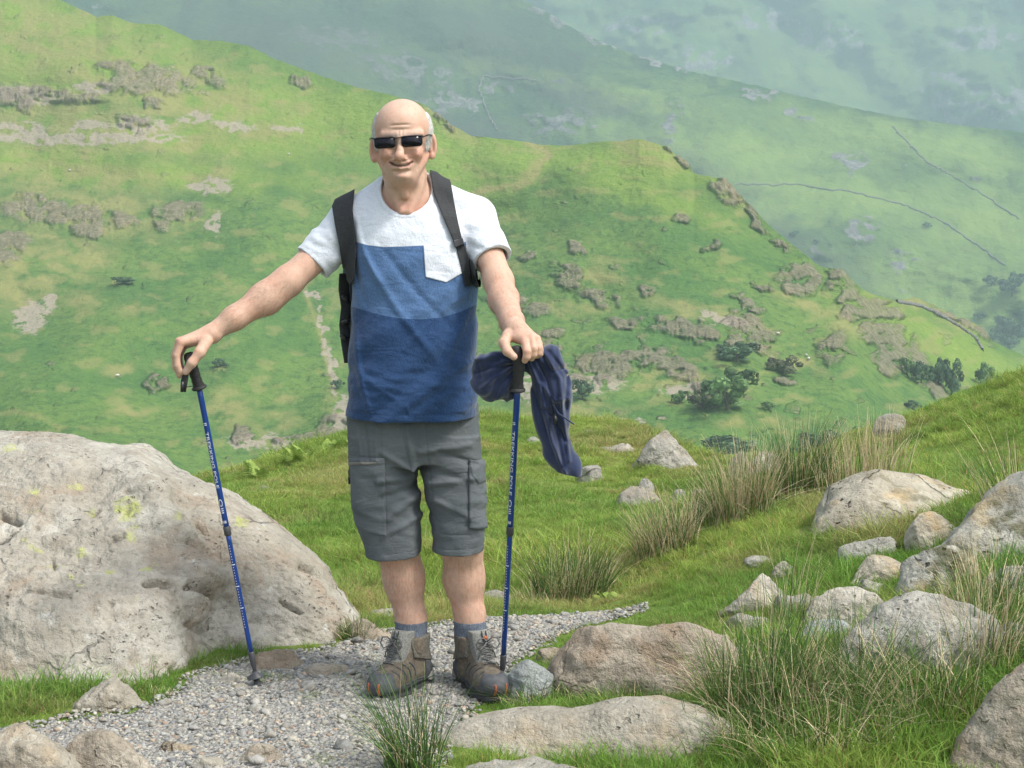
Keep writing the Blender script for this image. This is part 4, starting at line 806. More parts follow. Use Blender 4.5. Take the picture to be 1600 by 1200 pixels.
for i, (px, py, w_, h, lb) in enumerate([(1580, 462, 38, 36, 'isolated dark tree on the far fell at the right edge'), (1550, 447, 22, 18, 'small dark tree left of the isolated one on the far fell'), (1565, 520, 30, 30, 'round dark tree at the top of the wood at the right edge'), (1590, 535, 34, 36, 'largest dark tree of the wood at the right edge'), (1548, 540, 26, 26, 'leftmost low tree of the wood behind the bright knoll'), (1598, 505, 28, 28, 'topmost tree of the wood, cut by the right edge'), (1575, 550, 34, 30, 'lowest tree of the wood just above the grass bank'), (1530, 500, 16, 12, 'small tree just above the stone walled knoll'), (1240, 372, 14, 10, 'tiny dark bush on the far fell above the ridge'), (1448, 357, 12, 10, 'speck of a bush on the far fell below the grey outcrop'), (1275, 383, 10, 8, 'speck of a bush beside the right ridge line')]):
    g = on_fell(px, py); s = g[1]/F; tree(lb or 'distant dark tree in the wood at the right edge', g, w_*s, h*s, DT, i, 'trees and bushes on the far fell')
# ---- dry stone walls and sheep
M_WALL = simple('dry_stone', (.17, .165, .15), .95, 1.5, .2, .4)
def wall(label, pts, on, h, wd):
    c = [on(a, b) for a, b in pts]; q = []
    for a, b in zip(c[:-1], c[1:]):
        for t in np.linspace(0, 1, 12, endpoint=False): q.append(a + (b - a)*t)
    q = np.array(q + [c[-1]]); px, py = PXY(q)
    q = np.array([on(a, b) for a, b in zip(px, py)]); d = np.gradient(q, axis=0)[:, :2]; d /= np.linalg.norm(d, axis=1)[:, None] + 1e-9; s = np.stack([-d[:, 1], d[:, 0], 0*d[:, 0]], 1)*wd/2
    hh = (h*(1 + .15*noise(np.arange(len(q))*.9, 0, 3)))[:, None]*np.array([0, 0, 1.]); dn = np.array([0, 0, h*.4])
    v = np.stack([q - s - dn, q - s*.7 + hh, q + s*.7 + hh, q + s - dn], 1).reshape(-1, 3); o = mesh_obj('stone_wall', v, grid_faces(len(q), 4, True), M_WALL, smooth=False); tag(o, label, 'stone wall', 'dry stone walls')
wall('dry stone wall climbing over the bright knoll at right', [(1402,472),(1440,479),(1470,494),(1500,512),(1526,530),(1534,548)], on_hill, .9, 1.)
wall('dark wall bending down the far fell beside the head', [(838,126),(756,122),(748,140),(762,180),(776,205)], on_fell, 2.2, 2.)
wall('long wall crossing the far fell right of the ridge', [(1150,291),(1250,291),(1340,302),(1420,322),(1470,345),(1530,385),(1570,415)], on_fell, 1.4, 1.6)
wall('faint wall on the far fell above the grey outcrop', [(1395,198),(1420,225),(1450,255),(1480,270),(1530,300),(1590,345)], on_fell, 1.3, 1.6)
M_FLEECE = simple('sheep_wool', (.62, .58, .5), .95, 6, .05); M_FACE = simple('sheep_face', (.25, .22, .19), .9)
def sheep(label, px, py, rz):
    g = on_hill(px, py); t = empty('sheep', g); t.rotation_euler = (0, 0, rz); tag(t, label, 'sheep', 'sheep on the hillside')
    v, f = ICO[2]; mesh_obj('body', v*np.array([.55, .3, .3])*(1 + .06*noise(v[:, 0]*5, v[:, 1]*5, v[:, 2]*5))[:, None] + np.array([0, 0, .58]), f, M_FLEECE, t)
    mesh_obj('head', v*np.array([.18, .1, .11]) + np.array([.62, 0, .72]), f, M_FACE, t)
    for x in (-.32, .32):
        for y in (-.14, .14): tv, tf = tube([(x, y, -.05), (x, y, .42)], [.04, .06], 6); mesh_obj('leg', tv, tf, M_FACE, t)
for a in [('white sheep on the green slope above the rusty bush tree', 1215, 524, .3), ('white sheep grazing right of the rusty bush tree', 1259, 558, 2.), ('white sheep just above the other one right of the rusty bush', 1264, 563, 1.), ('white sheep on the slope left of the hikers head', 452, 243, 0), ('white sheep below the upper left crags', 110, 268, 2.8), ('white sheep near the low bush above the right hand', 183, 590, .5)]: sheep(*a)
# ================================================================== the hiker
YB = 4.87                                       # distance of the middle of his trunk
def smin(a, b, k):
    h = np.clip(.5 + .5*(b - a)/k, 0, 1); return a*h + b*(1 - h) - k*h*(1 - h)
def zof(py, Y=YB): return float(P(0, py, Y)[2])
def xof(px, Y=YB): return float(P(px, 600, Y)[0])
origin = np.array([xof(680), YB, ground_h(xof(680), YB)])
# ---- body: one continuous surface
HY = 4.80
def H(px, py, dy): return V(px, py, HY + dy)
XL, XR = xof(262, 4.7), xof(856, 4.4)
f = Field(ax(XL, XR, .0055, ((xof(262, 4.7), xof(346, 4.7), .0023), (xof(570), xof(688), .0021), (xof(780, 4.4), xof(852, 4.4), .0023), (xof(346), xof(500), .004), (xof(688), xof(780), .0045))),
          ax(4.33, 5.02, .0055, ((4.35, 4.52, .003), (4.62, 4.80, .0025))),
          ax(-.02, zof(150, 4.8), .0065, ((zof(606, 4.7), zof(505, 4.7), .0024), (zof(345), 2, .0021))))
# head
f.ell(H(629, 204, .010), (.0835, .102, .091), .01)
f.ell(H(628, 199, -.032), (.069, .062, .066), .03)
f.ell(H(627, 236, -.028), (.060, .064, .070), .03)
f.ell(H(628, 259, -.032), (.050, .056, .046), .03)
f.cap(H(595, 246, .010), H(617, 275, -.060), .017, .018, .02); f.cap(H(663, 244, .010), H(639, 275, -.060), .017, .018, .02)
f.ell(H(629, 274.5, -.083), (.025, .020, .018), .016)
f.ell(H(604, 241, -.070), (.019, .022, .019), .02); f.ell(H(650, 239, -.070), (.019, .022, .019), .02)
f.cap(H(600, 211, -.080), H(623, 213, -.094), .010, .009, .014); f.cap(H(632, 213, -.094), H(657, 209, -.080), .009, .010, .014)
f.ell(H(606, 222, -.108), (.016, .015, .011), .012, sub=True); f.ell(H(647, 220, -.108), (.016, .015, .011), .012, sub=True)
f.ell(H(606, 223, -.080), (.0135, .0135, .0125), .004); f.ell(H(647, 221, -.080), (.0135, .0135, .0125), .004)
f.ell(H(626, 258, -.066), (.036, .036, .024), .02)
f.cap(H(627, 219, -.092), H(624.5, 242, -.114), .0090, .0125, .010); f.ell(H(624, 245, -.114), (.0145, .0145, .0125), .006)
f.ell(H(614, 247, -.100), (.0085, .012, .0085), .006); f.ell(H(634, 246, -.100), (.0085, .012, .0085), .006)
f.ell(H(619, 252.3, -.112), (.0035, .006, .003), .003, sub=True); f.ell(H(629, 252, -.112), (.0035, .006, .003), .003, sub=True)
SM = [(609.5, 253.5, -.084), (616, 256.3, -.097), (626.5, 258, -.104), (637, 256.6, -.098), (644.5, 252.5, -.084)]
for a, b in zip(SM[:-1], SM[1:]):
    up = lambda q: H(q[0], q[1] - 2.6, q[2] + .002); lo = lambda q: H(q[0]*.88 + 75.2, q[1] + 6.2 - .0045*(q[0] - 626)**2, q[2] + .003)
    f.cap(up(a), up(b), .0042, .0042, .005); f.cap(lo(a), lo(b), .0055, .0055, .006)
for a, b in zip(SM[:-1], SM[1:]): f.cap(H(a[0], a[1] + 1.2, a[2] - .004), H(b[0], b[1] + 1.2, b[2] - .004), .0042 if a[0] > 610 and b[0] < 640 else .003, .0042 if a[0] > 610 and b[0] < 640 else .003, .003, sub=True)
for q in ([(612, 246, -.106), (604, 252, -.092), (601, 260, -.080)], [(637, 245, -.106), (650, 250, -.090), (655, 259, -.078)]):
    for a, b in zip(q[:-1], q[1:]): f.cap(H(*a) - [0, .003, 0], H(*b) - [0, .003, 0], .0058, .0046, .009, sub=True)
f.cap(H(618, 269.5, -.101), H(638, 269, -.101), .003, .003, .012, sub=True)
for py_, yy in ((195, -.097), (202, -.099)): f.cap(H(606, py_ + 1, yy), H(650, py_ - 1, yy), .0012, .0012, .006, sub=True)
for cx, sg in ((582.8, -1), (676.8, 1)):                        # ears
    a = math.radians(24*sg); R = np.array([[math.cos(a), -math.sin(a), 0], [math.sin(a), math.cos(a), 0], [0, 0, 1]])
    cy = 233 if sg < 0 else 228
    f.ell(H(cx, cy, .004), (.0120, .010, .0365), .006, R); f.ell(H(cx - sg*.5, cy - 1, -.008), (.0062, .0075, .022), .005, R, True); f.ell(H(cx - sg*2, cy + 16, .0), (.008, .008, .010), .006, R)
# neck and chest
f.cap(H(633, 262, .034), H(636, 335, .058), .0600, .068, .02); f.ell(H(630, 284, -.020), (.042, .040, .020), .03)
f.cap(H(604, 272, .015), H(627, 331, -.020), .009, .009, .025); f.cap(H(660, 272, .015), H(640, 331, -.020), .009, .009, .025)
f.ell(H(632, 302, -.033), (.011, .010, .016), .02)
f.ell(V(640, 405, 4.893), (.155, .092, .185), .03); f.ell(V(643, 530, 4.875), (.150, .098, .2), .03)
for sx, sy in ((548, 346), (738, 338)): f.cap(V(635, 300, 4.87), V(sx, sy, 4.88), .040, .048, .03)
# arms
AR = [V(542, 360, 4.885), V(449, 440, 4.80), V(411, 468, 4.775), V(366, 497, 4.735), V(331, 520, 4.708)]
for (a, b), (ra, rb) in zip(zip(AR[:-1], AR[1:]), ((.046, .0430), (.0435, .0430), (.0430, .0335), (.0330, .0255))): f.cap(a, b, ra, rb, .022)
f.ell(V(422, 463, 4.785), (.052, .036, .040), .03, np.array([[.8, 0, .6], [0, 1, 0], [.6, 0, -.8]]).T)
AL = [V(744, 340, 4.885), V(779, 440, 4.72), V(787, 468, 4.645), V(800, 503, 4.52), V(805, 517, 4.472)]
for (a, b), (ra, rb) in zip(zip(AL[:-1], AL[1:]), ((.046, .041), (.0420, .0415), (.0410, .032), (.0315, .0285))): f.cap(a, b, ra, rb, .022)
def finger(pts, rad, k=.0035):
    for (a, b), (ra, rb) in zip(zip(pts[:-1], pts[1:]), zip(rad[:-1], rad[1:])): f.cap(V(*a), V(*b), ra, rb, k)
# right hand, laid over the top of the pole
W1 = (331, 522, 4.708)
KN = [(283, 535, 4.662), (280.5, 533.5, 4.685), (283, 536, 4.708), (288, 540, 4.729)]
for q, (ra, rb) in zip(KN, ((.022, .0125), (.023, .0125), (.022, .0120), (.020, .011))): f.cap(V(*W1), V(*q), ra, rb, .014)
for (kx, ky, kY), L, r in zip(KN, (1, 1.1, 1.02, .85), (.0102, .0103, .0097, .0085)):
    finger([(kx, ky, kY), (kx - 7.5, ky + 20*L, kY - .004), (kx - 6, ky + 36*L, kY - .004), (kx + 0, ky + 49*L, kY - .001)], (r*1.18, r*1.02, r*.95, r*.80))
finger([(322, 534, 4.678), (312, 551, 4.652), (300, 567, 4.643), (290, 581, 4.648)], (.0185, .0150, .0130, .0100), .008)
# left hand, closed on the grip from above
W2 = (805, 515, 4.475)
KL = [(821, 535, 4.408), (831, 528.5, 4.416), (838.5, 530, 4.436), (841.5, 536, 4.458)]
for q, (ra, rb) in zip(KL, ((.026, .0125), (.027, .0125), (.025, .012), (.023, .011))): f.cap(V(*W2), V(*q), ra, rb, .014)
f.ell(V(812, 527, 4.44), (.030, .026, .016), .012)
PI = [(823.5, 549, 4.386), (834, 545, 4.392), (841.5, 544, 4.414), (844, 547, 4.438)]; TI = [(820, 563, 4.394), (830.5, 560, 4.402), (838, 556, 4.42), (841, 556, 4.446)]
for a, b, c, r in zip(KL, PI, TI, (.0108, .0104, .0100, .009)):
    m_ = tuple((np.array(b) + np.array(c))/2 + np.array([1.2, 1.5, -.003])); finger([a, b, m_, c], (r*1.15, r*1.04, r*.98, r*.84), .0028)
finger([(794, 524, 4.446), (787.5, 536, 4.418), (793, 549, 4.402), (803, 557.5, 4.396)], (.0175, .0140, .0125, .0102), .007)
# pelvis, legs, feet
f.ell(V(645, 668, 4.875), (.155, .10, .11), .03)
LG = [((600, 672), (612, 800), (617, 850), (631, 905), (642, 965), (643, 1012)), ((690, 672), (714, 800), (722, 850), (725, 905), (734, 962), (735, 1012))]
for pts in LG:
    yy = (4.875, 4.86, 4.858, 4.888, 4.885, 4.885); rr = (.090, .070, .0600, .0565, .0425, .038)
    for i in range(5): f.cap(V(*pts[i], yy[i]), V(*pts[i+1], yy[i+1]), rr[i], rr[i+1], .03)
    f.ell(V(pts[3][0], pts[3][1] - 12, 4.905), (.045, .045, .10), .04)
BOOT = [(np.array([xof(643, 4.88), 4.885]), math.radians(-31)), (np.array([xof(736, 4.88), 4.885]), math.radians(27))]    # ankle, yaw
for (c, yaw) in BOOT:
    zb = origin[2] + .05; d = np.array([math.sin(yaw), -math.cos(yaw)]); f.cap(np.array([*c, zb + .03]), np.array([*(c + d*.15), zb]), .038, .032, .02)
bv, bf = f.mesh(); del f
bv = laplace(bv, bf, 2)
bpx, bqy = PXY(bv); front_ = (bv[:, 1] < HY - .035) & (bqy < 290)
def crease(pts, dep, w_):
    r_ = np.full(len(bv), 1e9)
    for (a, b), (c, d) in zip(pts[:-1], pts[1:]):
        ex, ey = c-a, d-b; t = np.clip(((bpx-a)*ex + (bqy-b)*ey)/(ex*ex+ey*ey), 0, 1); r_ = np.minimum(r_, np.hypot(bpx-a-t*ex, bqy-b-t*ey))
    bv[:, 1] += dep*np.exp(-(r_/w_)**2)*front_
for c_ in (([(613,246),(605,250),(600.5,257),(601,265)], .0030, 2.2), ([(636,245),(647,248.5),(652.5,256),(652,264)], .0030, 2.2), ([(661,230),(666,242),(666,256)], .0016, 1.6), ([(594,236),(592,248),(595,258)], .0022, 1.5), ([(664,222),(670,219)], .0016, 1.2), ([(663,227),(670,229)], .0016, 1.2),
           ([(616,267.5),(628,266),(641,267)], .0022, 2.2), ([(622.5,204),(623,212)], .0016, 1.1), ([(629,204),(628.5,212)], .0016, 1.1), ([(604,232),(616,234)], .0014, 1.4), ([(638,231),(652,231)], .0014, 1.4), ([(606,241),(603,244)], -.0030, 4.5), ([(648,239),(652,242)], -.0030, 4.5), ([(625,276),(632,276)], -.0026, 6)): crease(*c_)
bpx, bqy = PXY(bv); n3 = lambda s, o=0: noise(bv[:, 0]*s + o, bv[:, 1]*s, bv[:, 2]*s)
colr = np.array([.56, .360, .268])*(1 + .05*n3(22)[:, None] + .025*n3(70)[:, None]) + np.array([.02, -.012, -.012])*n3(14, 5)[:, None]
def spot(px, py, r, c, a, Ymax=9, ry=None):
    global colr
    m = a*np.exp(-(((bpx-px)/r)**2 + ((bqy-py)/(ry or r))**2))*(bv[:, 1] < Ymax); colr = colr + m[:, None]*(np.array(c) - colr)
face = 4.79
for a in ((600, 243, 13), (655, 242, 13), (624, 246, 9)): spot(*a, (.52, .24, .175), .55, face)
spot(582, 232, 12, (.52, .25, .18), .5, 9, 24); spot(678, 228, 12, (.52, .25, .18), .5, 9, 24); spot(632, 325, 34, (.50, .24, .175), .55, 4.85, 12); spot(628, 178, 30, (.60, .42, .33), .55)
spot(626, 272, 26, (.46, .30, .23), .45, face, 16)
mo = np.min([np.hypot(bpx - np.interp(t, range(5), [q[0] for q in SM]), bqy - np.interp(t, range(5), [q[1] for q in SM])) for t in np.linspace(0, 4, 33)], 0)
lips = np.exp(-(mo/4.2)**2)*(bv[:, 1] < face)*sm(606, 613, bpx)*sm(648, 641, bpx); colr += (.6*lips)[:, None]*(np.array([.40, .17, .14]) - colr)
slit = np.exp(-(np.minimum(mo, np.abs(bqy - np.interp(bpx, [q[0] for q in SM], [q[1] for q in SM]) - 1.6) + 9*(np.abs(bpx - 626) > 15))/1.7)**2)*(bv[:, 1] < face); colr += (.95*slit)[:, None]*(np.array([.05, .015, .012]) - colr)
th = np.exp(-(((bqy - np.interp(bpx, [q[0] for q in SM], [q[1] for q in SM]) + .9)/.9)**2))*sm(613, 618, bpx)*sm(641, 634, bpx)*(bv[:, 1] < face)*(mo < 2.4); colr += (.65*th)[:, None]*(np.array([.55, .48, .36]) - colr)
for q, cy in (((597, 624), 210.5), ((632, 658), 208.5)):
    eb = sm(q[0], q[0]+4, bpx)*sm(q[1], q[1]-4, bpx)*np.exp(-((bqy - cy - .02*(bpx-q[0]))/2.6)**2)*(bv[:, 1] < face)*(.7 + .5*n3(160)); colr += np.clip(.65*eb, 0, 1)[:, None]*(np.array([.30, .26, .23]) - colr)
hair_ = sm(.05, .45, noise(bv[:, 0]*150, bv[:, 1]*150, bv[:, 2]*34))                      # thin body hair on forearms and shins
limb = ((bqy > 440) & (bqy < 530) & (bpx > 330)) | (bqy > 850) | ((bpx < 480) & (bqy < 530) & (bpx > 325)); colr -= (hair_*limb*.09)[:, None]*np.array([.5, .36, .26])
for px, py, r in ((290.5, 578, 4), (806, 555.5, 4.2)): spot(px, py, r, (.66, .46, .40), .6)
for kx, ky in [(q[0], q[1]) for q in KN[:2] + KL]: spot(kx, ky, 6, (.54, .29, .21), .45)
def m_skin():
    n = N('skin'); c, _ = n.attr('col'); h = n.math('ADD', n.noise(160, 3), n.math('MULTIPLY', n.noise(45, 4), 1.1))
    n.set(base=n.mix(n.ramp(n.noise(120, 3), .5, .7, 0, .35), n.mix(n.ramp(n.noise(28, 5, .7), .45, .68, 0, .6), c, n.mix(1., c, (.98, .82, .76), 'MULTIPLY')), n.mix(1., c, (.80, .70, .64), 'MULTIPLY')), rough=.54, spec=.3, sss=.06, normal=n.bump(h, .45, .0018))
    n.b.inputs['Subsurface Radius'].default_value = (.012, .005, .003); n.b.inputs['Subsurface Scale'].default_value = .8; return n.m
person = mesh_obj('person', bv - origin, bf, m_skin(), attrs=dict(col=np.clip(colr, .01, 1))); person.location = origin
tag(person, 'smiling bald man in blue striped t-shirt and grey shorts leaning on two poles', 'person')
_limb = ((bqy > 440) & (bqy < 525) & (bpx > 345) & (bpx < 480)) | ((bpx > 765) & (bqy > 425) & (bqy < 512)) | ((bqy > 872) & (bqy < 965))
_hr = np.random.default_rng(77); _cd = np.nonzero(_limb[bf[:, 0]])[0]; _wt = np.linalg.norm(np.cross(bv[bf[_cd, 2]] - bv[bf[_cd, 0]], bv[bf[_cd, 3]] - bv[bf[_cd, 1]]), axis=1); _ar = _hr.choice(_cd, 6500, p=_wt/_wt.sum()); _fc = bv[bf[_ar]].mean(1); _n = np.cross(bv[bf[_ar, 1]] - bv[bf[_ar, 0]], bv[bf[_ar, 3]] - bv[bf[_ar, 0]]); _n /= np.linalg.norm(_n, axis=1)[:, None] + 1e-12
_d = _n*.30 + np.where(PXY(_fc)[1][:, None] > 860, np.array([[0, 0, -1.]]), np.where(PXY(_fc)[0][:, None] < 600, np.array([[-.6, -.1, -.5]]), np.array([[.2, -.5, -.6]]))) + _hr.normal(0, .25, (6500, 3)); _d /= np.linalg.norm(_d, axis=1)[:, None]; _s = np.cross(_d, _n); _s /= np.linalg.norm(_s, axis=1)[:, None] + 1e-12; _l = _hr.uniform(.008, .017, (6500, 1))
_hv = np.stack([_fc - _s*.00028, _fc + _s*.00028, _fc + _d*_l + _s*.0001, _fc + _d*_l - _s*.0001], 1).reshape(-1, 3)
_ho = mesh_obj('body_hair', _hv - origin, np.arange(6500*4).reshape(-1, 4), simple('brown_hair', (.30, .20, .13), .7), person); _ho['kind'] = 'stuff'
def child(name, v, f, m, parent=person, **k):
    o = mesh_obj(name, np.asarray(v, float) - origin, f, m, None, **k); o.parent = parent; return o
def shell(name, sdf, lo, hi, h, m, smooth_n=2, parent=person, pre=None, band=.028):
    """mesh of a signed distance field; pre is a cheap stand-in that says where the field has to be read exactly"""
    xs, ys, zs = [np.arange(a, b, h) for a, b in zip(lo, hi)]; g = (xs[:, None, None], ys[None, :, None], zs[None, None, :])
    if pre is None: d = sdf(*g).astype(np.float32)
    else:
        d = (pre(*g) + 0*g[0] + 0*g[1] + 0*g[2]).astype(np.float32); k = np.nonzero(np.abs(d) < band); d[k] = sdf(xs[k[0]], ys[k[1]], zs[k[2]])
    v, q = surface_net(d, xs, ys, zs); v = laplace(v, q, smooth_n) if smooth_n else v
    return v, q
# hair: a short grey fringe round the sides and back
def hair_sdf(X, Y, Z):
    c = H(629, 204, .010); d = smin(sd_ell(X, Y, Z, c, np.array([.0835, .102, .091]) + .0048), sd_ell(X, Y, Z, H(629, 226, .028), np.array([.0835, .085, .060])), .02)
    d = d - .0022*noise(X*190, Y*190, Z*60); lim = zof(178, HY) + .22*np.clip(Y - HY + .02, -.05, .02) + .006*noise(X*60, Y*60, Z*60)
    fr = HY - .058 + .012*noise(X*50, Y*50, Z*80) + .040*sm(zof(222, HY), zof(238, HY), Z)
    return np.maximum(np.maximum(np.maximum(d, Z - lim), (zof(236, HY) - .05*np.clip((Y-HY)/.08, 0, 1)) - Z), fr - Y) + 0*X
c0 = H(629, 204, .01); v, q = shell('hair', hair_sdf, c0 - [.11, .13, .12], c0 + [.11, .13, .12], .0022, None, 1)
n = N('grey_hair'); sv = n.scale(n.pos, (1, 1, .25)); hn = n.noise(420, 3, .6, sv); n.set(base=n.mix(n.ramp(hn, .3, .7), (.36, .35, .33), (.68, .66, .63)), rough=.6, normal=n.bump(hn, .8, .002)); hair_o = child('hair', v, q, n.m)
hr = np.random.default_rng(8); fn_ = v[q].mean(1); e1 = v[q[:, 1]] - v[q[:, 0]]; e2 = v[q[:, 3]] - v[q[:, 0]]; nn_ = np.cross(e1, e2); nn_ /= np.linalg.norm(nn_, axis=1)[:, None] + 1e-12
outer = (np.abs(fn_[:, 0] - c0[0]) > .05) | (fn_[:, 1] > c0[1]); k_ = hr.choice(np.nonzero(outer)[0], 5200); rp = fn_[k_]; dr_ = nn_[k_]*.16 + np.array([0, .35, -.75]) + hr.normal(0, .22, (5200, 3)); dr_ /= np.linalg.norm(dr_, axis=1)[:, None]; ln_ = hr.uniform(.004, .010, (5200, 1)); sd_ = np.cross(dr_, nn_[k_] + 1e-3); sd_ /= np.linalg.norm(sd_, axis=1)[:, None]
hv_ = np.stack([rp - sd_*.0005, rp + sd_*.0005, rp + dr_*ln_ + sd_*.0001 - [0, 0, .001], rp + dr_*ln_ - sd_*.0001], 1).reshape(-1, 3); hs_ = child('hair_strands', hv_, np.arange(5200*4).reshape(-1, 4), n.m, hair_o); hs_['kind'] = 'stuff'

# ---- t-shirt
TT = [(283, 600, 672, .060, 4.885), (300, 592, 679, .072, 4.882), (318, 566, 702, .088, 4.880), (340, 548, 738, .104, 4.877), (365, 547, 745, .116, 4.873), (400, 547.5, 746, .126, 4.869), (450, 549, 746, .133, 4.866), (500, 547, 745, .139, 4.863), (550, 545, 745, .145, 4.861), (600, 543, 746.5, .150, 4.859), (640, 542, 748.5, .149, 4.858), (690, 541, 750, .146, 4.858)]
tz = np.array([zof(q[0]) for q in TT])[::-1]; tcx = np.array([xof((q[1]+q[2])/2) for q in TT])[::-1]; trx = np.array([(q[2]-q[1])/2*YB/F for q in TT])[::-1]; try_ = np.array([q[3] for q in TT])[::-1]; tcy = np.array([q[4] for q in TT])[::-1]
def tub(X, Y, Z, zt, cx, rx, cy, ry, p=2.5):
    z = np.clip(Z, zt[0], zt[-1]); rx_, ry_ = np.interp(z, zt, rx), np.interp(z, zt, ry)
    x, y = np.abs(X - np.interp(z, zt, cx))/rx_, np.abs(Y - np.interp(z, zt, cy))/ry_; qn = (x**p + y**p + 1e-9)**(1/p)
    g = np.sqrt(((x/(qn+1e-9))**(p-1)/rx_)**2 + ((y/(qn+1e-9))**(p-1)/ry_)**2) + 1e-6
    return (qn - 1)/g
SLV = [(V(546, 350, 4.885), V(484, 413, 4.845), .066, .0640, V(489, 411, 4.848)), (V(741, 342, 4.885), V(772, 412, 4.765), .064, .0600, V(770, 404, 4.772))]
def torso_d(X, Y, Z): return np.maximum(tub(X, Y, Z, tz, tcx, trx, tcy, try_), Z - zof(282))
def sleeve_d(X, Y, Z, i, grow=0.):
    a, b, ra, rb, e = SLV[i]; ax_ = (b - a)/np.linalg.norm(b - a)
    d = sd_cap(X, Y, Z, a, b + ax_*.10, ra + grow, rb + grow*1. - .004); t = (X-e[0])*ax_[0] + (Y-e[1])*ax_[1] + (Z-e[2])*ax_[2]
    return d, t
def shirt_base(X, Y, Z, folds=True):
    d = torso_d(X, Y, Z); d = smin(d, sd_cap(X, Y, Z, V(612, 300, 4.885), V(546, 345, 4.885), .052, .058), .035); d = smin(d, sd_cap(X, Y, Z, V(660, 298, 4.885), V(741, 338, 4.885), .052, .057), .035)
    for i in (0, 1):
        s, t = sleeve_d(X, Y, Z, i)
        if folds:
            a, b = SLV[i][0], SLV[i][1]; w_ = sm(-.16, -.02, t); s = s - .0045*noise((X*.7 + Y*.2)*30 + Z*16, Y*14, Z*30 + X*10 + i*7)*(.4 + w_) - .003*noise(X*14, Y*14, Z*14 + 3)
        d = smin(d, s, .03)
    if folds:
        px, py = 800 + F*X/YB, None; z = Z
        u = X*.80 + Z*.60; v_ = -X*.60 + Z*.80; u2 = -X*.74 + Z*.67; v2 = X*.67 + Z*.74
        low = sm(zof(520), zof(610), z); mid = sm(zof(360), zof(430), z)*sm(zof(640), zof(560), z)
        d = d - .0085*low*noise(X*5 + 2, Y*3, v_*26) - .0030*low*noise(X*9, Y*5, Z*52 + X*10)
        d = d - .0100*mid*noise(u*4 + 7, Y*3, v_*15 + .8*u) - .0065*mid*sm(xof(650), xof(740), X)*noise(u2*5, Y*3, v2*24)
        d = d - .0028*noise(X*11, Y*11, Z*9) - .0022*sm(zof(395), zof(330), z)*noise(X*26 + Z*9, Y*9, Z*14)
        d = d - .0045*sm(xof(585), xof(550), X)*noise(X*9, Y*9, Z*24)
        for ax0, az0, ax1, az1, am, wd in ((562, 345, 600, 440, .0055, .011), (556, 352, 575, 470, -.005, .010), (575, 400, 690, 560, .005, .015), (600, 385, 720, 520, -.004, .014), (735, 455, 640, 540, .0045, .013), (738, 480, 690, 600, .004, .014), (560, 500, 585, 640, .0045, .013), (548, 560, 640, 628, .004, .012), (745, 560, 660, 615, .0045, .011), (742, 585, 640, 640, -.004, .010), (556, 600, 700, 598, .0035, .009), (570, 585, 690, 575, -.003, .010)):
            x0, z0, x1, z1 = xof(ax0), zof(az0), xof(ax1), zof(az1); ex, ez = x1-x0, z1-z0; t = np.clip(((X-x0)*ex + (Z-z0)*ez)/(ex*ex+ez*ez), 0, 1); dd_ = np.sqrt((X-x0-t*ex + .012*np.sin(t*3.1))**2 + (Z-z0-t*ez)**2)
            d = d - 1.8*am*np.exp(-(dd_/(.85*wd))**2)*np.sin(np.clip(t, .04, .96)*math.pi)**.6*(Y < YB)
    return d
NECK = (V(634, 290, 4.80), np.array([.0765, .135, .084]))
HEMZ = zof(645)
def hem_d(X, Y, Z): return (HEMZ + .10*(Y - YB) + .006*noise(X*6, 0*X, 0*X + 2)) - Z
def shirt_sdf(X, Y, Z, folds=True):
    d = shirt_base(X, Y, Z, folds); nk = sd_ell(X, Y, Z, *NECK)
    rib = np.maximum(np.maximum(nk - .012, -nk), d - .0022); d = smin(d, rib, .0015)
    d = np.maximum(d, -nk); d = np.maximum(d, hem_d(X, Y, Z))
    hem = np.maximum(np.abs(-hem_d(X, Y, Z) - .022) - .0010, np.abs(d)); d = np.where(hem < .0012, d + .0012, d)
    for i in (0, 1):
        s, t = sleeve_d(X, Y, Z, i); near = s - .02; cut = np.maximum(t, near); d = np.where(near < 0, np.maximum(d, np.where(t > -.02, np.maximum(t, -9), d)), d)
        d = np.where((t > 0) & (s < .03), np.maximum(d, t), d)
        hol, _ = sleeve_d(X, Y, Z, i, -.0115); d = np.maximum(d, -np.maximum(hol, -(t + .05)))
    return d
sv, sq = shell('shirt', shirt_sdf, [xof(455), 4.66, zof(668)], [xof(805), 5.02, zof(268)], .0029, None, 2, pre=lambda X, Y, Z: shirt_sdf(X, Y, Z, False))
spx, spy = PXY(sv)
b1 = spy - pl([(530,372),(556,378),(575,383),(600,386),(640,384.5),(662,383.5),(720,380),(750,372)], spx) ; b2 = spy - pl([(530,472),(553,480),(590,491),(620,497),(660,499),(690,496),(720,487),(746,475)], spx)
bk = sv[:, 1] > YB + .02; b1[bk] = ((zof(383) - sv[bk, 2])*F/YB); b2[bk] = ((zof(492) - sv[bk, 2])*F/YB)
tors = torso_d(sv[:, 0], sv[:, 1], sv[:, 2]); sl_ = np.minimum(*[sleeve_d(sv[:, 0], sv[:, 1], sv[:, 2], i)[0] for i in (0, 1)]); isl = (sl_ < tors - .004) & (spy < 448); b1[isl] = -30; b2[isl] = -30
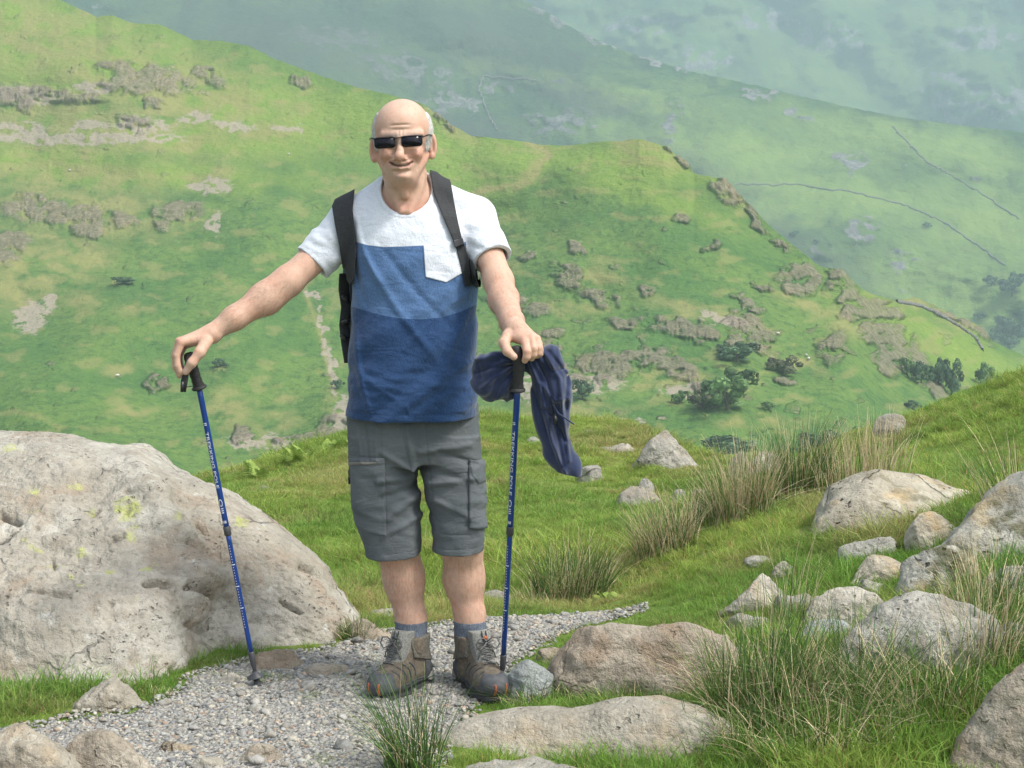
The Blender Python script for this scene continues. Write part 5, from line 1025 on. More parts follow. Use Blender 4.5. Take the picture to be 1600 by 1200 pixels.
def m_shirt(name, white_only=False):
    n = N(name); v = n.pos; h1 = n.noise(330, 3, .6, n.scale(v, (1, 1, .5))); h2 = n.noise(55, 4)
    wh = n.mix(n.ramp(h1, .25, .75), (.56, .595, .655), (.68, .71, .76)); c = wh
    if not white_only:
        _, a = n.attr('b1'); _, b = n.attr('b2')
        mb = n.mix(n.ramp(h1, .3, .7), (.052, .112, .235), (.088, .158, .295)); nb = n.mix(n.ramp(h1, .3, .7), (.013, .041, .112), (.028, .066, .158))
        c = n.mix(n.ramp(a, -.7, .7), wh, mb); c = n.mix(n.ramp(b, -.7, .7), c, nb)
    n.set(base=c, rough=.9, spec=.15, sheen=.25, normal=n.bump(n.math('ADD', n.math('ADD', n.math('MULTIPLY', h1, .4), h2), n.math('MULTIPLY', n.noise(13, 3, .5, n.scale(v, (.7, 1, 1.5), (0, .5, 0)), 1.2), 2.2)), .7, .0036)); return n.m
M_SHIRT, M_WHITE = m_shirt('jersey'), m_shirt('pocket_jersey', True)
shirt = child('t_shirt', sv, sq, M_SHIRT, attrs=dict(b1=b1, b2=b2))
def largest(v, q):
    lab = np.arange(len(v))
    for _ in range(400):
        m = lab[q].min(1); l2 = lab.copy(); np.minimum.at(l2, q.ravel(), np.repeat(m, 4)); l2 = l2[l2]
        if (l2 == lab).all(): break
        lab = l2
    u, c = np.unique(lab[q[:, 0]], return_counts=True); q = q[lab[q[:, 0]] == u[c.argmax()]]; ids, inv = np.unique(q, return_inverse=True); return v[ids], inv.reshape(-1, 4)
def patch(name, base, poly, off, m, Y0=4.62, Y1=4.99, h=.0022, inner=.004, parent=None, smooth_n=1, edge=0., extra=None):
    """a piece of cloth or webbing lying on a garment, outlined as seen from the front"""
    poly = np.array(poly, float); lo, hi = poly.min(0), poly.max(0); Ym = (Y0 + Y1)/2
    x0, x1 = min(xof(lo[0], Y0), xof(lo[0], Y1)) - .008, max(xof(hi[0], Y0), xof(hi[0], Y1)) + .008; z0, z1 = min(zof(hi[1], Y0), zof(hi[1], Y1)) - .008, max(zof(lo[1], Y0), zof(lo[1], Y1)) + .008
    def s(X, Y, Z):
        X, Y, Z = np.broadcast_arrays(X, Y, Z); px, py = PXY(np.stack([X, Y, Z], -1)); e = poly_sd(poly, px, py)*.0019
        b = base(X, Y, Z); d = np.maximum(np.maximum(b - off + edge*np.clip(e + .006, 0, 1), -(b + inner)), e)
        return np.maximum(d, extra(X, Y, Z)) if extra else d
    def pre(X, Y, Z):
        X, Y, Z = np.broadcast_arrays(X, Y, Z); px, py = PXY(np.stack([X, Y, Z], -1)); e = poly_sd(poly, px, py)*.0019; r = np.maximum(e, .03); k = e < .012
        r[k] = np.maximum(base(X[k], Y[k], Z[k], False) - off, -inner - base(X[k], Y[k], Z[k], False)) if 0 else np.abs(base(X[k], Y[k], Z[k], False)) - .012; return np.where(k & (r < .02), 0, .1)
    v, q = shell(name, s, [x0, Y0, z0], [x1, Y1, z1], h, None, smooth_n, pre=pre); v, q = largest(v, q)
    return v, q
v, q = patch('shirt_pocket', shirt_base, [(661.5, 383), (690, 379.5), (718, 373.5), (722, 427), (697.5, 441.5), (665, 433)], .0036, None, Y1=4.86); child('shirt_pocket', v, q, M_WHITE, shirt)

# ---- shorts
WT = [(622, 545, 747, .118, 4.868), (650, 541, 750, .123, 4.868), (690, 543, 749, .124, 4.868), (735, 546, 751, .108, 4.868)]
wz = np.array([zof(q[0]) for q in WT])[::-1]; wcx = np.array([xof((q[1]+q[2])/2) for q in WT])[::-1]; wrx = np.array([(q[2]-q[1])/2*YB/F for q in WT])[::-1]; wry = np.array([q[3] for q in WT])[::-1]; wcy = np.array([q[4] for q in WT])[::-1]
LT = [[(665, 543, 646, .112, 4.870), (735, 546, 649, .108, 4.868), (780, 549, 655, .104, 4.866), (820, 556, 658, .099, 4.864), (850, 567, 658, .094, 4.862), (900, 577, 656, .092, 4.860)], [(665, 648, 749, .112, 4.870), (735, 657, 752, .108, 4.868), (780, 667, 756, .104, 4.866), (820, 672, 757, .099, 4.864), (850, 675, 756.5, .094, 4.862), (900, 677, 756, .092, 4.860)]]
LTT = [tuple(np.array(a)[::-1] for a in ([zof(q[0]) for q in L], [xof((q[1]+q[2])/2) for q in L], [(q[2]-q[1])/2*YB/F for q in L], [q[4] for q in L], [q[3] for q in L])) for L in LT]
def shorts_base(X, Y, Z, folds=True):
    w_ = np.maximum(np.maximum(tub(X, Y, Z, wz, wcx, wrx, wcy, wry, 2.4), Z - zof(628)), zof(722) - Z)
    d = None
    for i in (0, 1):
        l = np.maximum(tub(X, Y, Z, *LTT[i], p=2.3), Z - zof(680)); d = l if d is None else np.minimum(d, l)
    d = smin(w_, d, .012)
    if folds:
        d = d - .0045*noise(X*7, Y*7, Z*13) - .0030*noise(X*22 + Z*10, Y*14, Z*26)*sm(zof(690), zof(740), Z) - .0055*sm(zof(735), zof(800), Z)*sm(zof(850), zof(800), Z)*noise((X + 2*Z)*12, Y*6, Z*26)
        for ax0, az0, ax1, az1, am, wd in ((648, 730, 600, 700, .005, .010), (650, 740, 595, 745, .005, .010), (652, 755, 600, 770, -.004, .010), (655, 770, 610, 800, .005, .012), (660, 700, 735, 690, .004, .011), (665, 725, 730, 745, -.0045, .011), (672, 750, 740, 742, .005, .010), (680, 775, 735, 800, .0045, .011), (640, 660, 650, 730, .005, .010), (560, 660, 568, 715, .003, .006), (575, 660, 580, 712, -.003, .006), (590, 662, 592, 712, .003, .006), (690, 700, 745, 720, -.004, .009), (662, 800, 600, 830, .004, .010)):
            x0, z0, x1, z1 = xof(ax0), zof(az0), xof(ax1), zof(az1); ex, ez = x1-x0, z1-z0; t = np.clip(((X-x0)*ex + (Z-z0)*ez)/(ex*ex+ez*ez), 0, 1); dd_ = np.sqrt((X-x0-t*ex)**2 + (Z-z0-t*ez)**2)
            d = d - 1.7*am*np.exp(-(dd_/wd)**2)*(Y < YB)
    return d
def cut_l(X, Y, Z): return np.where(X < xof(668.5), zof(863) + .09*(Y - YB) + .02*(X - xof(620))*3, zof(856) + .09*(Y - YB)) - Z
def shorts_sdf(X, Y, Z, folds=True):
    d = shorts_base(X, Y, Z, folds); c = cut_l(X, Y, Z); d = np.where(np.abs(-c - .020) < .0014, d + .0012, d)
    for poly in SEAMS: d = d + .0022*np.exp(-(segd(X, Z, poly)/.0022)**2)*(Y < YB)
    return np.maximum(np.maximum(d, c), -np.maximum(shorts_base(X, Y, Z, False) + .008, -(c + .05)))
def segd(X, Z, poly):
    r = None
    for (a, b), (c, d) in zip(poly[:-1], poly[1:]):
        x0, z0, x1, z1 = xof(a), zof(b), xof(c), zof(d); ex, ez = x1-x0, z1-z0; t = np.clip(((X-x0)*ex + (Z-z0)*ez)/(ex*ex+ez*ez), 0, 1); q = np.sqrt((X-x0-t*ex)**2 + (Z-z0-t*ez)**2); r = q if r is None else np.minimum(r, q)
    return r
SEAMS = [[(599, 655), (600, 720), (602, 838)], [(666, 655), (674, 740), (680, 800)], [(628, 656), (636, 690), (645, 725)], [(691, 827), (735, 828)], [(545, 708), (598, 708)], [(680, 735), (732, 733)]]
sv, sq = shell('shorts', shorts_sdf, [xof(530), 4.70, zof(885)], [xof(765), 5.02, zof(620)], .0029, None, 1, pre=lambda X, Y, Z: shorts_sdf(X, Y, Z, False))
n = N('cotton_twill'); v_ = n.pos; tw = n.noise(260, 2, .6, n.scale(v_, (1, 1, 2.))); fa = n.noise(9, 5); n.set(base=n.mix(n.ramp(fa, .3, .7), (.096, .109, .118), (.130, .142, .150)), rough=.92, spec=.15, normal=n.bump(n.math('ADD', n.math('ADD', n.math('MULTIPLY', tw, .5), n.noise(48, 4)), n.math('MULTIPLY', n.noise(15, 3, .5, n.scale(v_, (.6, 1, 1.6), (0, .3, 0)), 1.4), 2.4)), .7, .0036)); M_SHORTS = n.m
shorts = child('shorts', sv, sq, M_SHORTS)
sb0 = lambda X, Y, Z, folds=True: shorts_base(X, Y, Z, folds)
M_DARK = simple('dark_zip', (.018, .018, .02), .45); M_ZIP = simple('zip_teeth', (.16, .15, .13), .4)
v, q = patch('cargo_pocket', sb0, [(546, 716), (601, 716), (603, 800), (604, 838), (575, 833), (556, 822), (549, 800)], .0085, None, parent=shorts, edge=.5); child('cargo_pocket', v, q, M_SHORTS, shorts)
v, q = patch('cargo_pocket', sb0, [(732.5, 722), (760, 716), (764, 760), (764, 825), (745, 828), (733, 826)], .0090, None, edge=.5); child('cargo_pocket', v, q, M_SHORTS, shorts)
v, q = patch('pocket_flap', sb0, [(733, 718), (760, 722), (760, 752), (748, 757), (737, 742)], .0130, None, edge=.4); child('pocket_flap', v, q, M_SHORTS, shorts)
v, q = patch('zip', sb0, [(546, 722.5), (588, 722), (588, 726), (546, 726.5)], .0115, None, h=.0018); child('zip', v, q, M_ZIP, shorts)
a = V(548, 725, 4.83); tv, tf = merge([tube([a, a + [-.006, -.004, -.02], a + [-.005, -.004, -.045]], .0016, 6), tube([a + [-.005, -.004, -.040], a + [-.004, -.004, -.060]], .0036, 6)]); child('zip_pull', tv, tf, M_DARK, shorts)

# ---- socks and boots
M_SOCK = simple('ribbed_sock', (.115, .135, .17), .95, 300, .002, .35)
for pts in LG:
    a, b = V(*pts[4], 4.885), V(*pts[5], 4.885); zt = zof(968, 4.885)
    v, q = shell('sock', lambda X, Y, Z: np.maximum(sd_cap(X, Y, Z, a + (a-b)*.6, b, .0520, .047) - .0015*np.sin(np.arctan2(Y-a[1], X-a[0])*44) - .0015*noise(X*40, Y*40, Z*70), np.abs(Z - zt + .035) - .035 + .2*(a[1] - Y)*.3), [a[0]-.08, a[1]-.08, zt-.09], [a[0]+.08, a[1]+.08, zt+.02], .003, None, 1); child('sock', v, q, M_SOCK)
M_SUEDE = simple('taupe_suede', (.120, .098, .072), .95, 90, .002, .3); M_MESH = simple('grey_mesh', (.20, .20, .18), .9, 260, .0015, .35); M_RUB = simple('black_rubber', (.028, .029, .031), .75, 60, .002, .3); M_TOE = simple('grey_toe_rubber', (.060, .063, .068), .7, 80, .0015, .25); M_LACE = simple('grey_lace', (.11, .11, .105), .9, 500, .001, .5); M_OR = simple('orange_rubber', (.33, .085, .03), .6); M_COLL = simple('padded_collar', (.115, .105, .085), .9, 120, .002, .3); M_HEEL = simple('pale_heel_panel', (.30, .29, .26), .8, 80, .001)
def upper_d(x, y, z, s):
    A = np.array
    d = sd_ell(x, y, z, A([.006*s, -.112, .044]), A([.052, .072, .044])); d = smin(d, sd_cap(x, y, z, A([.004*s, -.06, .050]), A([0, .05, .055]), .046, .043), .03)
    d = smin(d, sd_ell(x, y, z, A([0, .082, .058]), A([.041, .044, .052])), .03); d = smin(d, sd_cap(x, y, z, A([0, .050, .07]), A([0, .048, .162]), .044, .052), .03); d = smin(d, sd_cap(x, y, z, A([0, -.07, .062]), A([0, .015, .125]), .036, .042), .03)
    d = d - .0015*noise(x*40, y*40, z*40)
    return np.maximum(np.maximum(d, .022 - z), z - (.158 + .10*np.clip(y - .02, -.1, .1) - 1.5*np.clip(y - .075, 0, 1)))
def foot2(x, y, s):
    q = lambda cx, cy, r: np.sqrt((x-cx)**2 + (y-cy)**2) - r
    seg_ = lambda ax0, ay, bx0, by0, ra, rb: sd_cap(x, y, 0*x, np.array([ax0, ay, 0.]), np.array([bx0, by0, 0.]), ra, rb)
    return smin(smin(seg_(.006*s, -.125, .004*s, -.065, .049, .054), seg_(.004*s, -.065, 0, .02, .052, .041), .02), seg_(0, .02, 0, .082, .041, .046), .02)
for (c, yaw), s, lab in zip(BOOT, (1, -1), ('left', 'right')):
    # local frame: toe towards -y
    cy, sy = math.cos(yaw), math.sin(yaw); base = np.array([c[0], c[1] - .0, 0.]); ank = np.array([0, .048, 0])
    R = np.array([[cy, -sy, 0], [sy, cy, 0], [0, 0, 1.]]); off = np.array([c[0], c[1], origin[2]]) - R@ank
    def put(name, sdf, lo, hi, m, parent, h=.0026, sn=1):
        v, q = shell(name, sdf, lo, hi, h, None, sn); v = (v - ank)*np.array([.92, .92, .98]) + ank; return child(name, v@R.T + off, q, m, parent)
    U = lambda x, y, z: upper_d(x, y, z, s)
    boot = put('boot', U, [-.07, -.2, .0], [.07, .15, .21], M_SUEDE, person)
    tread = lambda x, y, z: np.maximum(np.maximum(foot2(x, y, s) - .001 - .004*np.sin(z*260), np.abs(z - .017) - .017 - .010*sm(-.13, -.19, y)), .006 - z - .01*((np.sin(y*190) > -.3) | (z > .008)))
    put('sole', tread, [-.075, -.2, -.012], [.075, .15, .055], M_RUB, boot)
    put('toe_cap', lambda x, y, z: np.maximum(np.maximum(np.maximum(U(x, y, z) - .0045, -U(x, y, z) - .004), y + .112 + .35*np.abs(x)), z - .082), [-.075, -.2, .02], [.075, -.09, .1], M_TOE, boot)
    put('rand', lambda x, y, z: np.maximum(np.maximum(np.maximum(U(x, y, z) - .004, -U(x, y, z) - .004), z - (.040 + .055*np.abs(np.sin(y*14 + 1.2))*(y > .045))), .02 - z) + 0*x, [-.075, -.19, .01], [.075, .15, .12], M_TOE, boot)
    put('collar', lambda x, y, z: np.maximum(np.maximum(np.maximum(U(x, y, z) - .0065, -U(x, y, z) - .006), .100 - z + .25*(.02 - y)), -.012 - y + .0*x), [-.08, -.05, .08], [.08, .14, .2], M_COLL, boot)
    put('tongue', lambda x, y, z: np.maximum(np.maximum(np.maximum(sd_cap(x, y, z, np.array([0, -.045, .085]), np.array([0, .004, .150]), .040, .044)*.9, np.abs(x) - .036), y - .02), z - .186) if False else np.maximum(np.maximum(sd_cap(x/1.0, y, z*1.0, np.array([0, -.06, .07]), np.array([0, -.002, .178]), .036, .040), np.abs(x) - .034), np.maximum(z - .187, y - .012)), [-.06, -.12, .05], [.06, .05, .2], M_MESH, boot)
    for sx in (-1, 1): put('ankle_panel', lambda x, y, z: np.maximum(np.maximum(U(x, y, z) - .0085, -U(x, y, z) - .002), np.sqrt((y - .012)**2 + ((z - .142)*.8)**2) - .020 + 9*(x*sx < .0)), [-.08, -.03, .10], [.08, .05, .19], M_SUEDE, boot)
    put('heel_panel', lambda x, y, z: np.maximum(np.maximum(foot2(x, y, s) - .0045, np.abs(z - .034) - .014), .055 - y + 1.6*np.abs(z - .034)), [-.075, .03, .01], [.075, .15, .06], M_HEEL, boot)
    for x0 in (-.012, .026) if s > 0 else (.012, -.026): put('toe_accent', lambda x, y, z: np.maximum(np.maximum(U(x, y, z) - .0075, np.abs(x - x0*1.) - .0028), np.maximum(np.abs(z - .040) - .018, y + .12)), [-.07, -.21, .01], [.07, -.11, .07], M_OR, boot, .002, 0)
    for sx in (-1, 1):
        for o_ in (-.062, -.036, -.010, .016): put('side_seam', lambda x, y, z: np.maximum(np.maximum(np.maximum(U(x, y, z) - .0028, -U(x, y, z) - .003), np.abs(y*.8 + z*.6 + .01*np.sin(z*60) - o_ - .012) - .0030), np.maximum(np.maximum(.050 - z, z - .098), .030 - x*sx)), [-.075, -.15, .03], [.075, .1, .12], M_TOE, boot)
    # laces pulled over the instep
    T = lambda x, y, z: np.minimum(U(x, y, z), np.maximum(sd_cap(x, y, z, np.array([0, -.06, .07]), np.array([0, -.002, .178]), .036, .040), np.abs(x) - .034))
    def onto(p):
        p = np.array(p, float)
        for _ in range(9):
            e = 1e-3; d0 = float(T(*[np.array([t]) for t in p])[0]) - .003; g = np.array([float(T(*[np.array([t]) for t in p + e*np.eye(3)[k]])[0]) - .003 - d0 for k in range(3)])/e; p = p - .9*d0*g/(g@g + 1e-6)
        return p
    Lc = []
    rows_ = [(-.078, .090), (-.062, .100), (-.047, .112), (-.034, .126), (-.030, .142)]
    for j in range(len(rows_) - 1):
        (y0, z0), (y1, z1) = rows_[j], rows_[j+1]
        for sg in (-1, 1): Lc.append(tube([onto([sg*(.026 - .052*t), y0 + (y1-y0)*t - .02, z0 + (z1-z0)*t + .02]) for t in np.linspace(0, 1, 9)], .0024, 6))
        Lc.append(tube([onto([-.026 + .052*t, y0 - .02, z0 + .02]) for t in np.linspace(0, 1, 9)], .0022, 6))
    kn = onto([0, -.055, .16])
    for sg in (-1, 1):
        Lc.append(tube([kn + np.array([sg*a, -.006 - .012*b, dz]) for a, b, dz in ((0, 0, 0), (.016, .8, .016), (.034, 1, .014), (.042, 1, -.006), (.030, 1, -.020), (.012, .6, -.010), (0, 0, 0))], .0024, 6))
        Lc.append(tube([kn + np.array([sg*a, -.008 - b, dz]) for a, b, dz in ((0, 0, 0), (.014, .006, -.014), (.026, .004, -.034), (.032, .0, -.050))], .0022, 6))
    Lc.append((ICO[2][0]*.0075 + kn, [tuple(t) for t in ICO[2][1]])); lv, lf = merge(Lc); lv = (lv - ank)*np.array([.92, .92, .98]) + ank; child('laces', lv@R.T + off, lf, M_LACE, boot)
    pt_ = onto([0, -.06, .176]); bv_, bf_ = tube([pt_ + [0, -.002, 0], pt_ + [0, -.006, 0]], .008, 12); bv_ = (bv_ - ank)*np.array([.92, .92, .98]) + ank; child('badge', bv_@R.T + off, bf_, M_OR if s < 0 else M_TOE, boot)
    tv, tf = merge([tube([onto([x0, -.05 + .02*t, .150 + .036*t]) for t in np.linspace(0, 1, 5)], .0022, 6) for x0 in (-.005, .005)]); tv = (tv - ank)*np.array([.92, .92, .98]) + ank; child('tongue_loop', tv@R.T + off, tf, M_RUB, boot)
# ================================================================== what he wears on top, and what he holds
# ---- sunglasses (tilted a little with the head)
M_FRAME = simple('dark_frame', (.020, .016, .014), .3); n = N('dark_lens'); n.set(base=(.006, .006, .012), rough=.12, spec=.28); M_LENS = n.m
gl = empty('sunglasses', H(627, 221, -.105)); tag(gl, 'dark rectangular sunglasses on the bald man\'s face', 'sunglasses')
def rr(cx, cy, w_, h, r, tilt, m=28):
    """rounded rectangle outline in pixels"""
    o = []
    for k, (sx, sy) in enumerate(((1, 1), (-1, 1), (-1, -1), (1, -1))):
        for t in np.linspace(0, math.pi/2, m//4): o.append((sx*(w_/2 - r), sy*(h/2 - r), k*math.pi/2 + t))
    q = np.array([(a + r*math.cos(t), b + r*math.sin(t)) for a, b, t in o]); c, s_ = math.cos(tilt), math.sin(tilt)
    return np.stack([cx + q[:, 0]*c - q[:, 1]*s_, cy + q[:, 0]*s_ + q[:, 1]*c], 1)
def gdep(px): return HY - .113 + .00022*np.abs(px - 626)**1.28*.55
for cx, cy in ((601.5, 222.8), (643.5, 220.2)):
    q = rr(cx, cy, 32.5, 17.2, 5.5, math.radians(-4)); m = len(q)
    o = np.concatenate([V(q[:, 0], q[:, 1], gdep(q[:, 0]) - .001), V(q[:, 0], q[:, 1], gdep(q[:, 0]) + .0018), V(np.array([cx]), np.array([cy]), gdep(cx) - .0026), V(np.array([cx]), np.array([cy]), gdep(cx) + .001)])
    fs = [(i, (i+1) % m, m + (i+1) % m, m + i) for i in range(m)] + [(2*m, (i+1) % m, i) for i in range(m)] + [(2*m + 1, m + i, m + (i+1) % m) for i in range(m)]
    keep(mesh_obj('lens', o, fs, M_LENS), gl)
    c = V(q[:, 0], q[:, 1], gdep(q[:, 0])); tv, tf = tube(np.concatenate([c, c[:2]]), .0010, 6, False); keep(mesh_obj('rim', tv, tf, M_FRAME), gl)
    t = V(np.array([cx-17.5, cx-8, cx+8, cx+17.5]), np.array([cy-6.2, cy-7.4, cy-8.4, cy-8.4]), gdep(np.array([cx-17, cx-8, cx+8, cx+17.])) - .001); tv, tf = tube(t, .0014, 6); keep(mesh_obj('brow_bar', tv, tf, M_FRAME), gl)
tv, tf = tube(V(np.array([617.5, 620.5, 625, 628]), np.array([217.5, 215.5, 215, 216]), HY - .112), .0017, 6); keep(mesh_obj('bridge', tv, tf, M_FRAME), gl)
for a, b, c in (((585.5, 218, -.0985), (580.5, 215.5, -.066), (577.5, 218, .012)), ((660, 214, -.102), (670, 210.5, -.066), (676, 212, .012))):
    pts = [H(*a), H(*b), H(*((np.array(b) + np.array(c))/2 + np.array([-1.5 if b[0] < 600 else 1.5, 0, 0]))), H(*c)]; tv, tf = tube(pts, np.array([[.0014, .0026]]*4), 6); keep(mesh_obj('temple', tv, tf, M_FRAME), gl)
# ---- rucksack
M_WEB = simple('black_webbing', (.022, .024, .027), .8, 220, .0015, .3); M_PACK = simple('black_nylon', (.020, .021, .024), .65, 40, .004, .3); M_BUCK = simple('black_buckle', (.016, .016, .018), .35)
pk = empty('rucksack', V(640, 470, 5.08)); tag(pk, 'black rucksack worn on his back with padded straps over both shoulders', 'rucksack')
def pack_sdf(X, Y, Z):
    zc, hz = zof(440, 5.08), .235; x, y, z = X - xof(640, 5.08), Y - 5.085, Z - zc; t = np.clip(z/hz, -1, 1)
    hx = .205 - .035*t**2; hy = .085 - .02*t; q = [np.abs(x) - hx + .05, np.abs(y) - hy + .05, np.abs(z) - hz + .05]
    d = np.sqrt(np.maximum(q[0], 0)**2 + np.maximum(q[1], 0)**2 + np.maximum(q[2], 0)**2) + np.minimum(np.maximum(np.maximum(q[0], q[1]), q[2]), 0) - .05
    return d - .006*noise(X*14, Y*14, Z*14) - .003*noise(X*40, Y*40, Z*30)
v, q = shell('pack', pack_sdf, [xof(520, 5.08)-.05, 4.96, zof(590, 5.08)-.02], [xof(760, 5.08)+.05, 5.22, zof(300, 5.08)+.02], .005, None, 1); keep(mesh_obj('pack_body', v, q, M_PACK), pk)
sb1 = lambda X, Y, Z, folds=True: shirt_base(X, Y, Z, False) - (.0035*noise(X*11, Y*11, Z*9) if folds else 0)
v, q = patch('strap', sb1, [(518.5, 322), (534, 285), (556, 280), (551, 327), (554.5, 360), (556.5, 393), (554, 436), (547, 446), (537, 430), (530, 384), (523, 350)], .0125, None, Y0=4.68, Y1=5.02, inner=.012, h=.0024); keep(mesh_obj('shoulder_strap', v, q, M_WEB), pk)
v, q = patch('strap', sb1, [(671, 238), (672, 270), (677, 300), (690, 334), (703, 364), (711, 384), (724, 381), (716.5, 350), (709, 312), (705, 287), (698, 262), (690, 238)], .0125, None, Y0=4.68, Y1=5.02, inner=.012, h=.0024); keep(mesh_obj('shoulder_strap', v, q, M_WEB), pk)
v, q = patch('webbing', sb1, [(711.5, 382), (725, 379), (732, 400), (735.5, 424), (736.5, 446), (727, 448), (721, 420)], .0075, None, Y0=4.68, Y1=4.95, h=.0022); keep(mesh_obj('webbing', v, q, M_WEB), pk)
v, q = patch('buckle', sb1, [(707, 376), (723, 371.5), (726, 382), (711, 387.5)], .0165, None, Y0=4.68, Y1=4.95, h=.0022); keep(mesh_obj('buckle', v, q, M_BUCK), pk)
v, q = patch('webbing', sb1, [(733, 402), (741, 412), (752, 440), (751, 449), (741, 446), (736, 425)], .009, None, Y0=4.72, Y1=4.88, h=.0024); keep(mesh_obj('webbing', v, q, M_WEB), pk)
tv, tf = tube([V(538, 428, 4.93), V(537, 452, 4.96), V(541, 480, 4.965), V(538, 508, 4.965), V(541, 535, 4.96), V(546, 566, 4.93)], np.array([[.016, .005]]*6), 10); keep(mesh_obj('webbing', tv, tf, M_WEB), pk)
for a, b in (((535, 462), (545, 470)), ((535, 505), (546, 500)), ((533, 524), (543, 530))): tv, tf = tube([V(*a, 4.945), V(*b, 4.94)], np.array([[.011, .007]]*2), 8); keep(mesh_obj('buckle', tv, tf, M_BUCK), pk)

# ---- trekking poles
n = N('blue_aluminium'); n.set(base=(.006, .042, .23), rough=.33, metal=.25, spec=.6, coat=.3); M_BLUE_AL = n.m
M_GRIP = simple('black_foam', (.018, .018, .019), .7, 260, .0015, .3); M_COLLAR = simple('grey_plastic', (.05, .05, .055), .5); M_PRINT = simple('white_print', (.72, .74, .78), .6); M_CORD = simple('black_cord', (.02, .02, .022), .8)
def on_line(pts, py):
    q = np.array(pts, float); return np.array([np.interp(py, q[:, 1], q[:, 0]), py, np.interp(py, q[:, 1], q[:, 2])])
def pole(label, line, grip, r0, r1, joint, tip0, tip1, basket, text_span, flip):
    L = lambda py: V(*on_line(line, py)); t = empty('trekking_pole', L(tip1)); tag(t, label, 'trekking pole', 'the two blue trekking poles')
    mk = lambda nm, parts, m, **k: keep(mesh_obj(nm, *merge(parts), m, **k), t)
    mk('upper_shaft', [tube([L(u) for u in np.linspace(line[0][1], joint, 12)], r0, 16)], M_BLUE_AL); mk('lower_shaft', [tube([L(u) for u in np.linspace(joint, tip0, 12)], r1, 16)], M_BLUE_AL)
    mk('collar', [tube([L(joint - 7), L(joint - 6), L(joint + 6), L(joint + 8)], [r0*1.02, r0*1.22, r0*1.22, r1*1.05], 16)], M_COLLAR)
    mk('ferrule', [tube([L(tip0 - 2), L(tip0), L(tip0 + 18), L(tip0 + 24), L(tip1 - 12 if basket else tip1)], [r1*1.02, r1*1.3, r1*1.15, r1*.8, r1*.9], 14)], M_COLLAR)
    if basket:
        c = L(basket); d = (L(tip1) - L(tip0)); d /= np.linalg.norm(d); mk('basket', [tube([c - d*.016, c - d*.006, c, c + d*.003, c + d*.005], [.0085, .012, .0262, .0265, .008], 24)], M_COLLAR)
        mk('rubber_foot', [tube([L(basket + 5), L(tip1 - 3), L(tip1 + 2)], [.0100, .0108, .0085], 12)], M_COLLAR)
    g = np.array([V(*p) for p in grip]); k = len(g); gr = np.interp(np.linspace(0, 1, 24), np.linspace(0, 1, 6), [.0125, .0165, .0150, .0148, .0140, .0160]); gp = np.stack([np.interp(np.linspace(0, 1, 24), np.linspace(0, 1, k), g[:, i]) for i in range(3)], 1)
    gr = gr*(1 + .05*np.sin(np.arange(24)*2.1)*(np.arange(24) > 8)); gr[0] *= .6; mk('grip', [tube(gp, np.stack([gr*.92, gr*1.08], 1), 16)], M_GRIP)
    e = gp[-1]; d = gp[-1] - gp[-3]; d /= np.linalg.norm(d); mk('grip_flange', [tube([e - d*.006, e, e + d*.004, e + d*.007], [.015, .0225, .0215, .011], 18)], M_GRIP)
    # printing that follows the round shaft
    def wrap(u, w_, r):          # u pixel height along the shaft, w_ metres across
        a = L(u); ax_ = L(u + 1) - L(u); ax_ /= np.linalg.norm(ax_); view = np.array([0, -1, .0]); view -= ax_*view.dot(ax_); view /= np.linalg.norm(view); sd = np.cross(ax_, view); sd *= -1 if sd[0] < 0 else 1
        th_ = w_/r + flip; return a + (r + .0004)*(math.cos(th_)*view + math.sin(th_)*sd)
    cu = bpy.data.curves.new('lettering', 'FONT'); cu.body = 'TREKKING POLE'; cu.size = 1; cu.resolution_u = 2; to = bpy.data.objects.new('lettering', cu); COL.objects.link(to); bpy.context.view_layer.update()
    me = bpy.data.meshes.new_from_object(to.evaluated_get(bpy.context.evaluated_depsgraph_get())); bpy.data.objects.remove(to)
    bm = bmesh.new(); bm.from_mesh(me); bmesh.ops.triangulate(bm, faces=bm.faces[:]); bmesh.ops.subdivide_edges(bm, edges=[e_ for e_ in bm.edges if e_.calc_length() > .35], cuts=1); co = np.array([q.co[:] for q in bm.verts]); fs = [[q.index for q in f_.verts] for f_ in bm.faces]; bm.free()
    x0, x1 = co[:, 0].min(), co[:, 0].max(); hgt = .0082
    v = np.array([wrap(text_span[0] + (x - x0)/(x1 - x0)*(text_span[1] - text_span[0]), (y - .35)*hgt/.7, r0) for x, y, _ in co]); keep(mesh_obj('lettering', v, fs, M_PRINT, smooth=False), t)
    vs_, fs = [], []
    def mark(u0, u1, w0, w1, r):
        k_ = len(vs_); ws = np.linspace(w0, w1, 5)
        for w_ in ws: vs_.extend([wrap(u0, w_, r), wrap(u1, w_, r)])
        fs.extend([(k_ + 2*i, k_ + 2*i + 2, k_ + 2*i + 3, k_ + 2*i + 1) for i in range(4)])
    mark(text_span[0] - 14, text_span[0] - 12.8, -.004, .004, r0); mark(text_span[0] - 11.5, text_span[0] - 10.2, -.003, .004, r0)
    for j in range(3): mark(joint - 36 + 3.2*j, joint - 34.6 + 3.2*j, -.003, .004, r0)
    for a in np.linspace(0, 2*math.pi, 17)[:-1]: mark(joint - 45 + 5*math.sin(a), joint - 43.6 + 5*math.sin(a), .0042*math.cos(a) - .0008, .0042*math.cos(a) + .0008, r0)
    for j in range(4): mark(joint - 16.5, joint - 12.5, -.004 + .0026*j, -.0026 + .0026*j, r0)
    for j in range(31):
        u = joint + 22 + j*(tip0 - joint - 60)/31
        if j % 8 == 7: mark(u, u + 1.4, -.006, .006, r1)
        else: mark(u, u + 1.6, -.0010, .0008, r1)
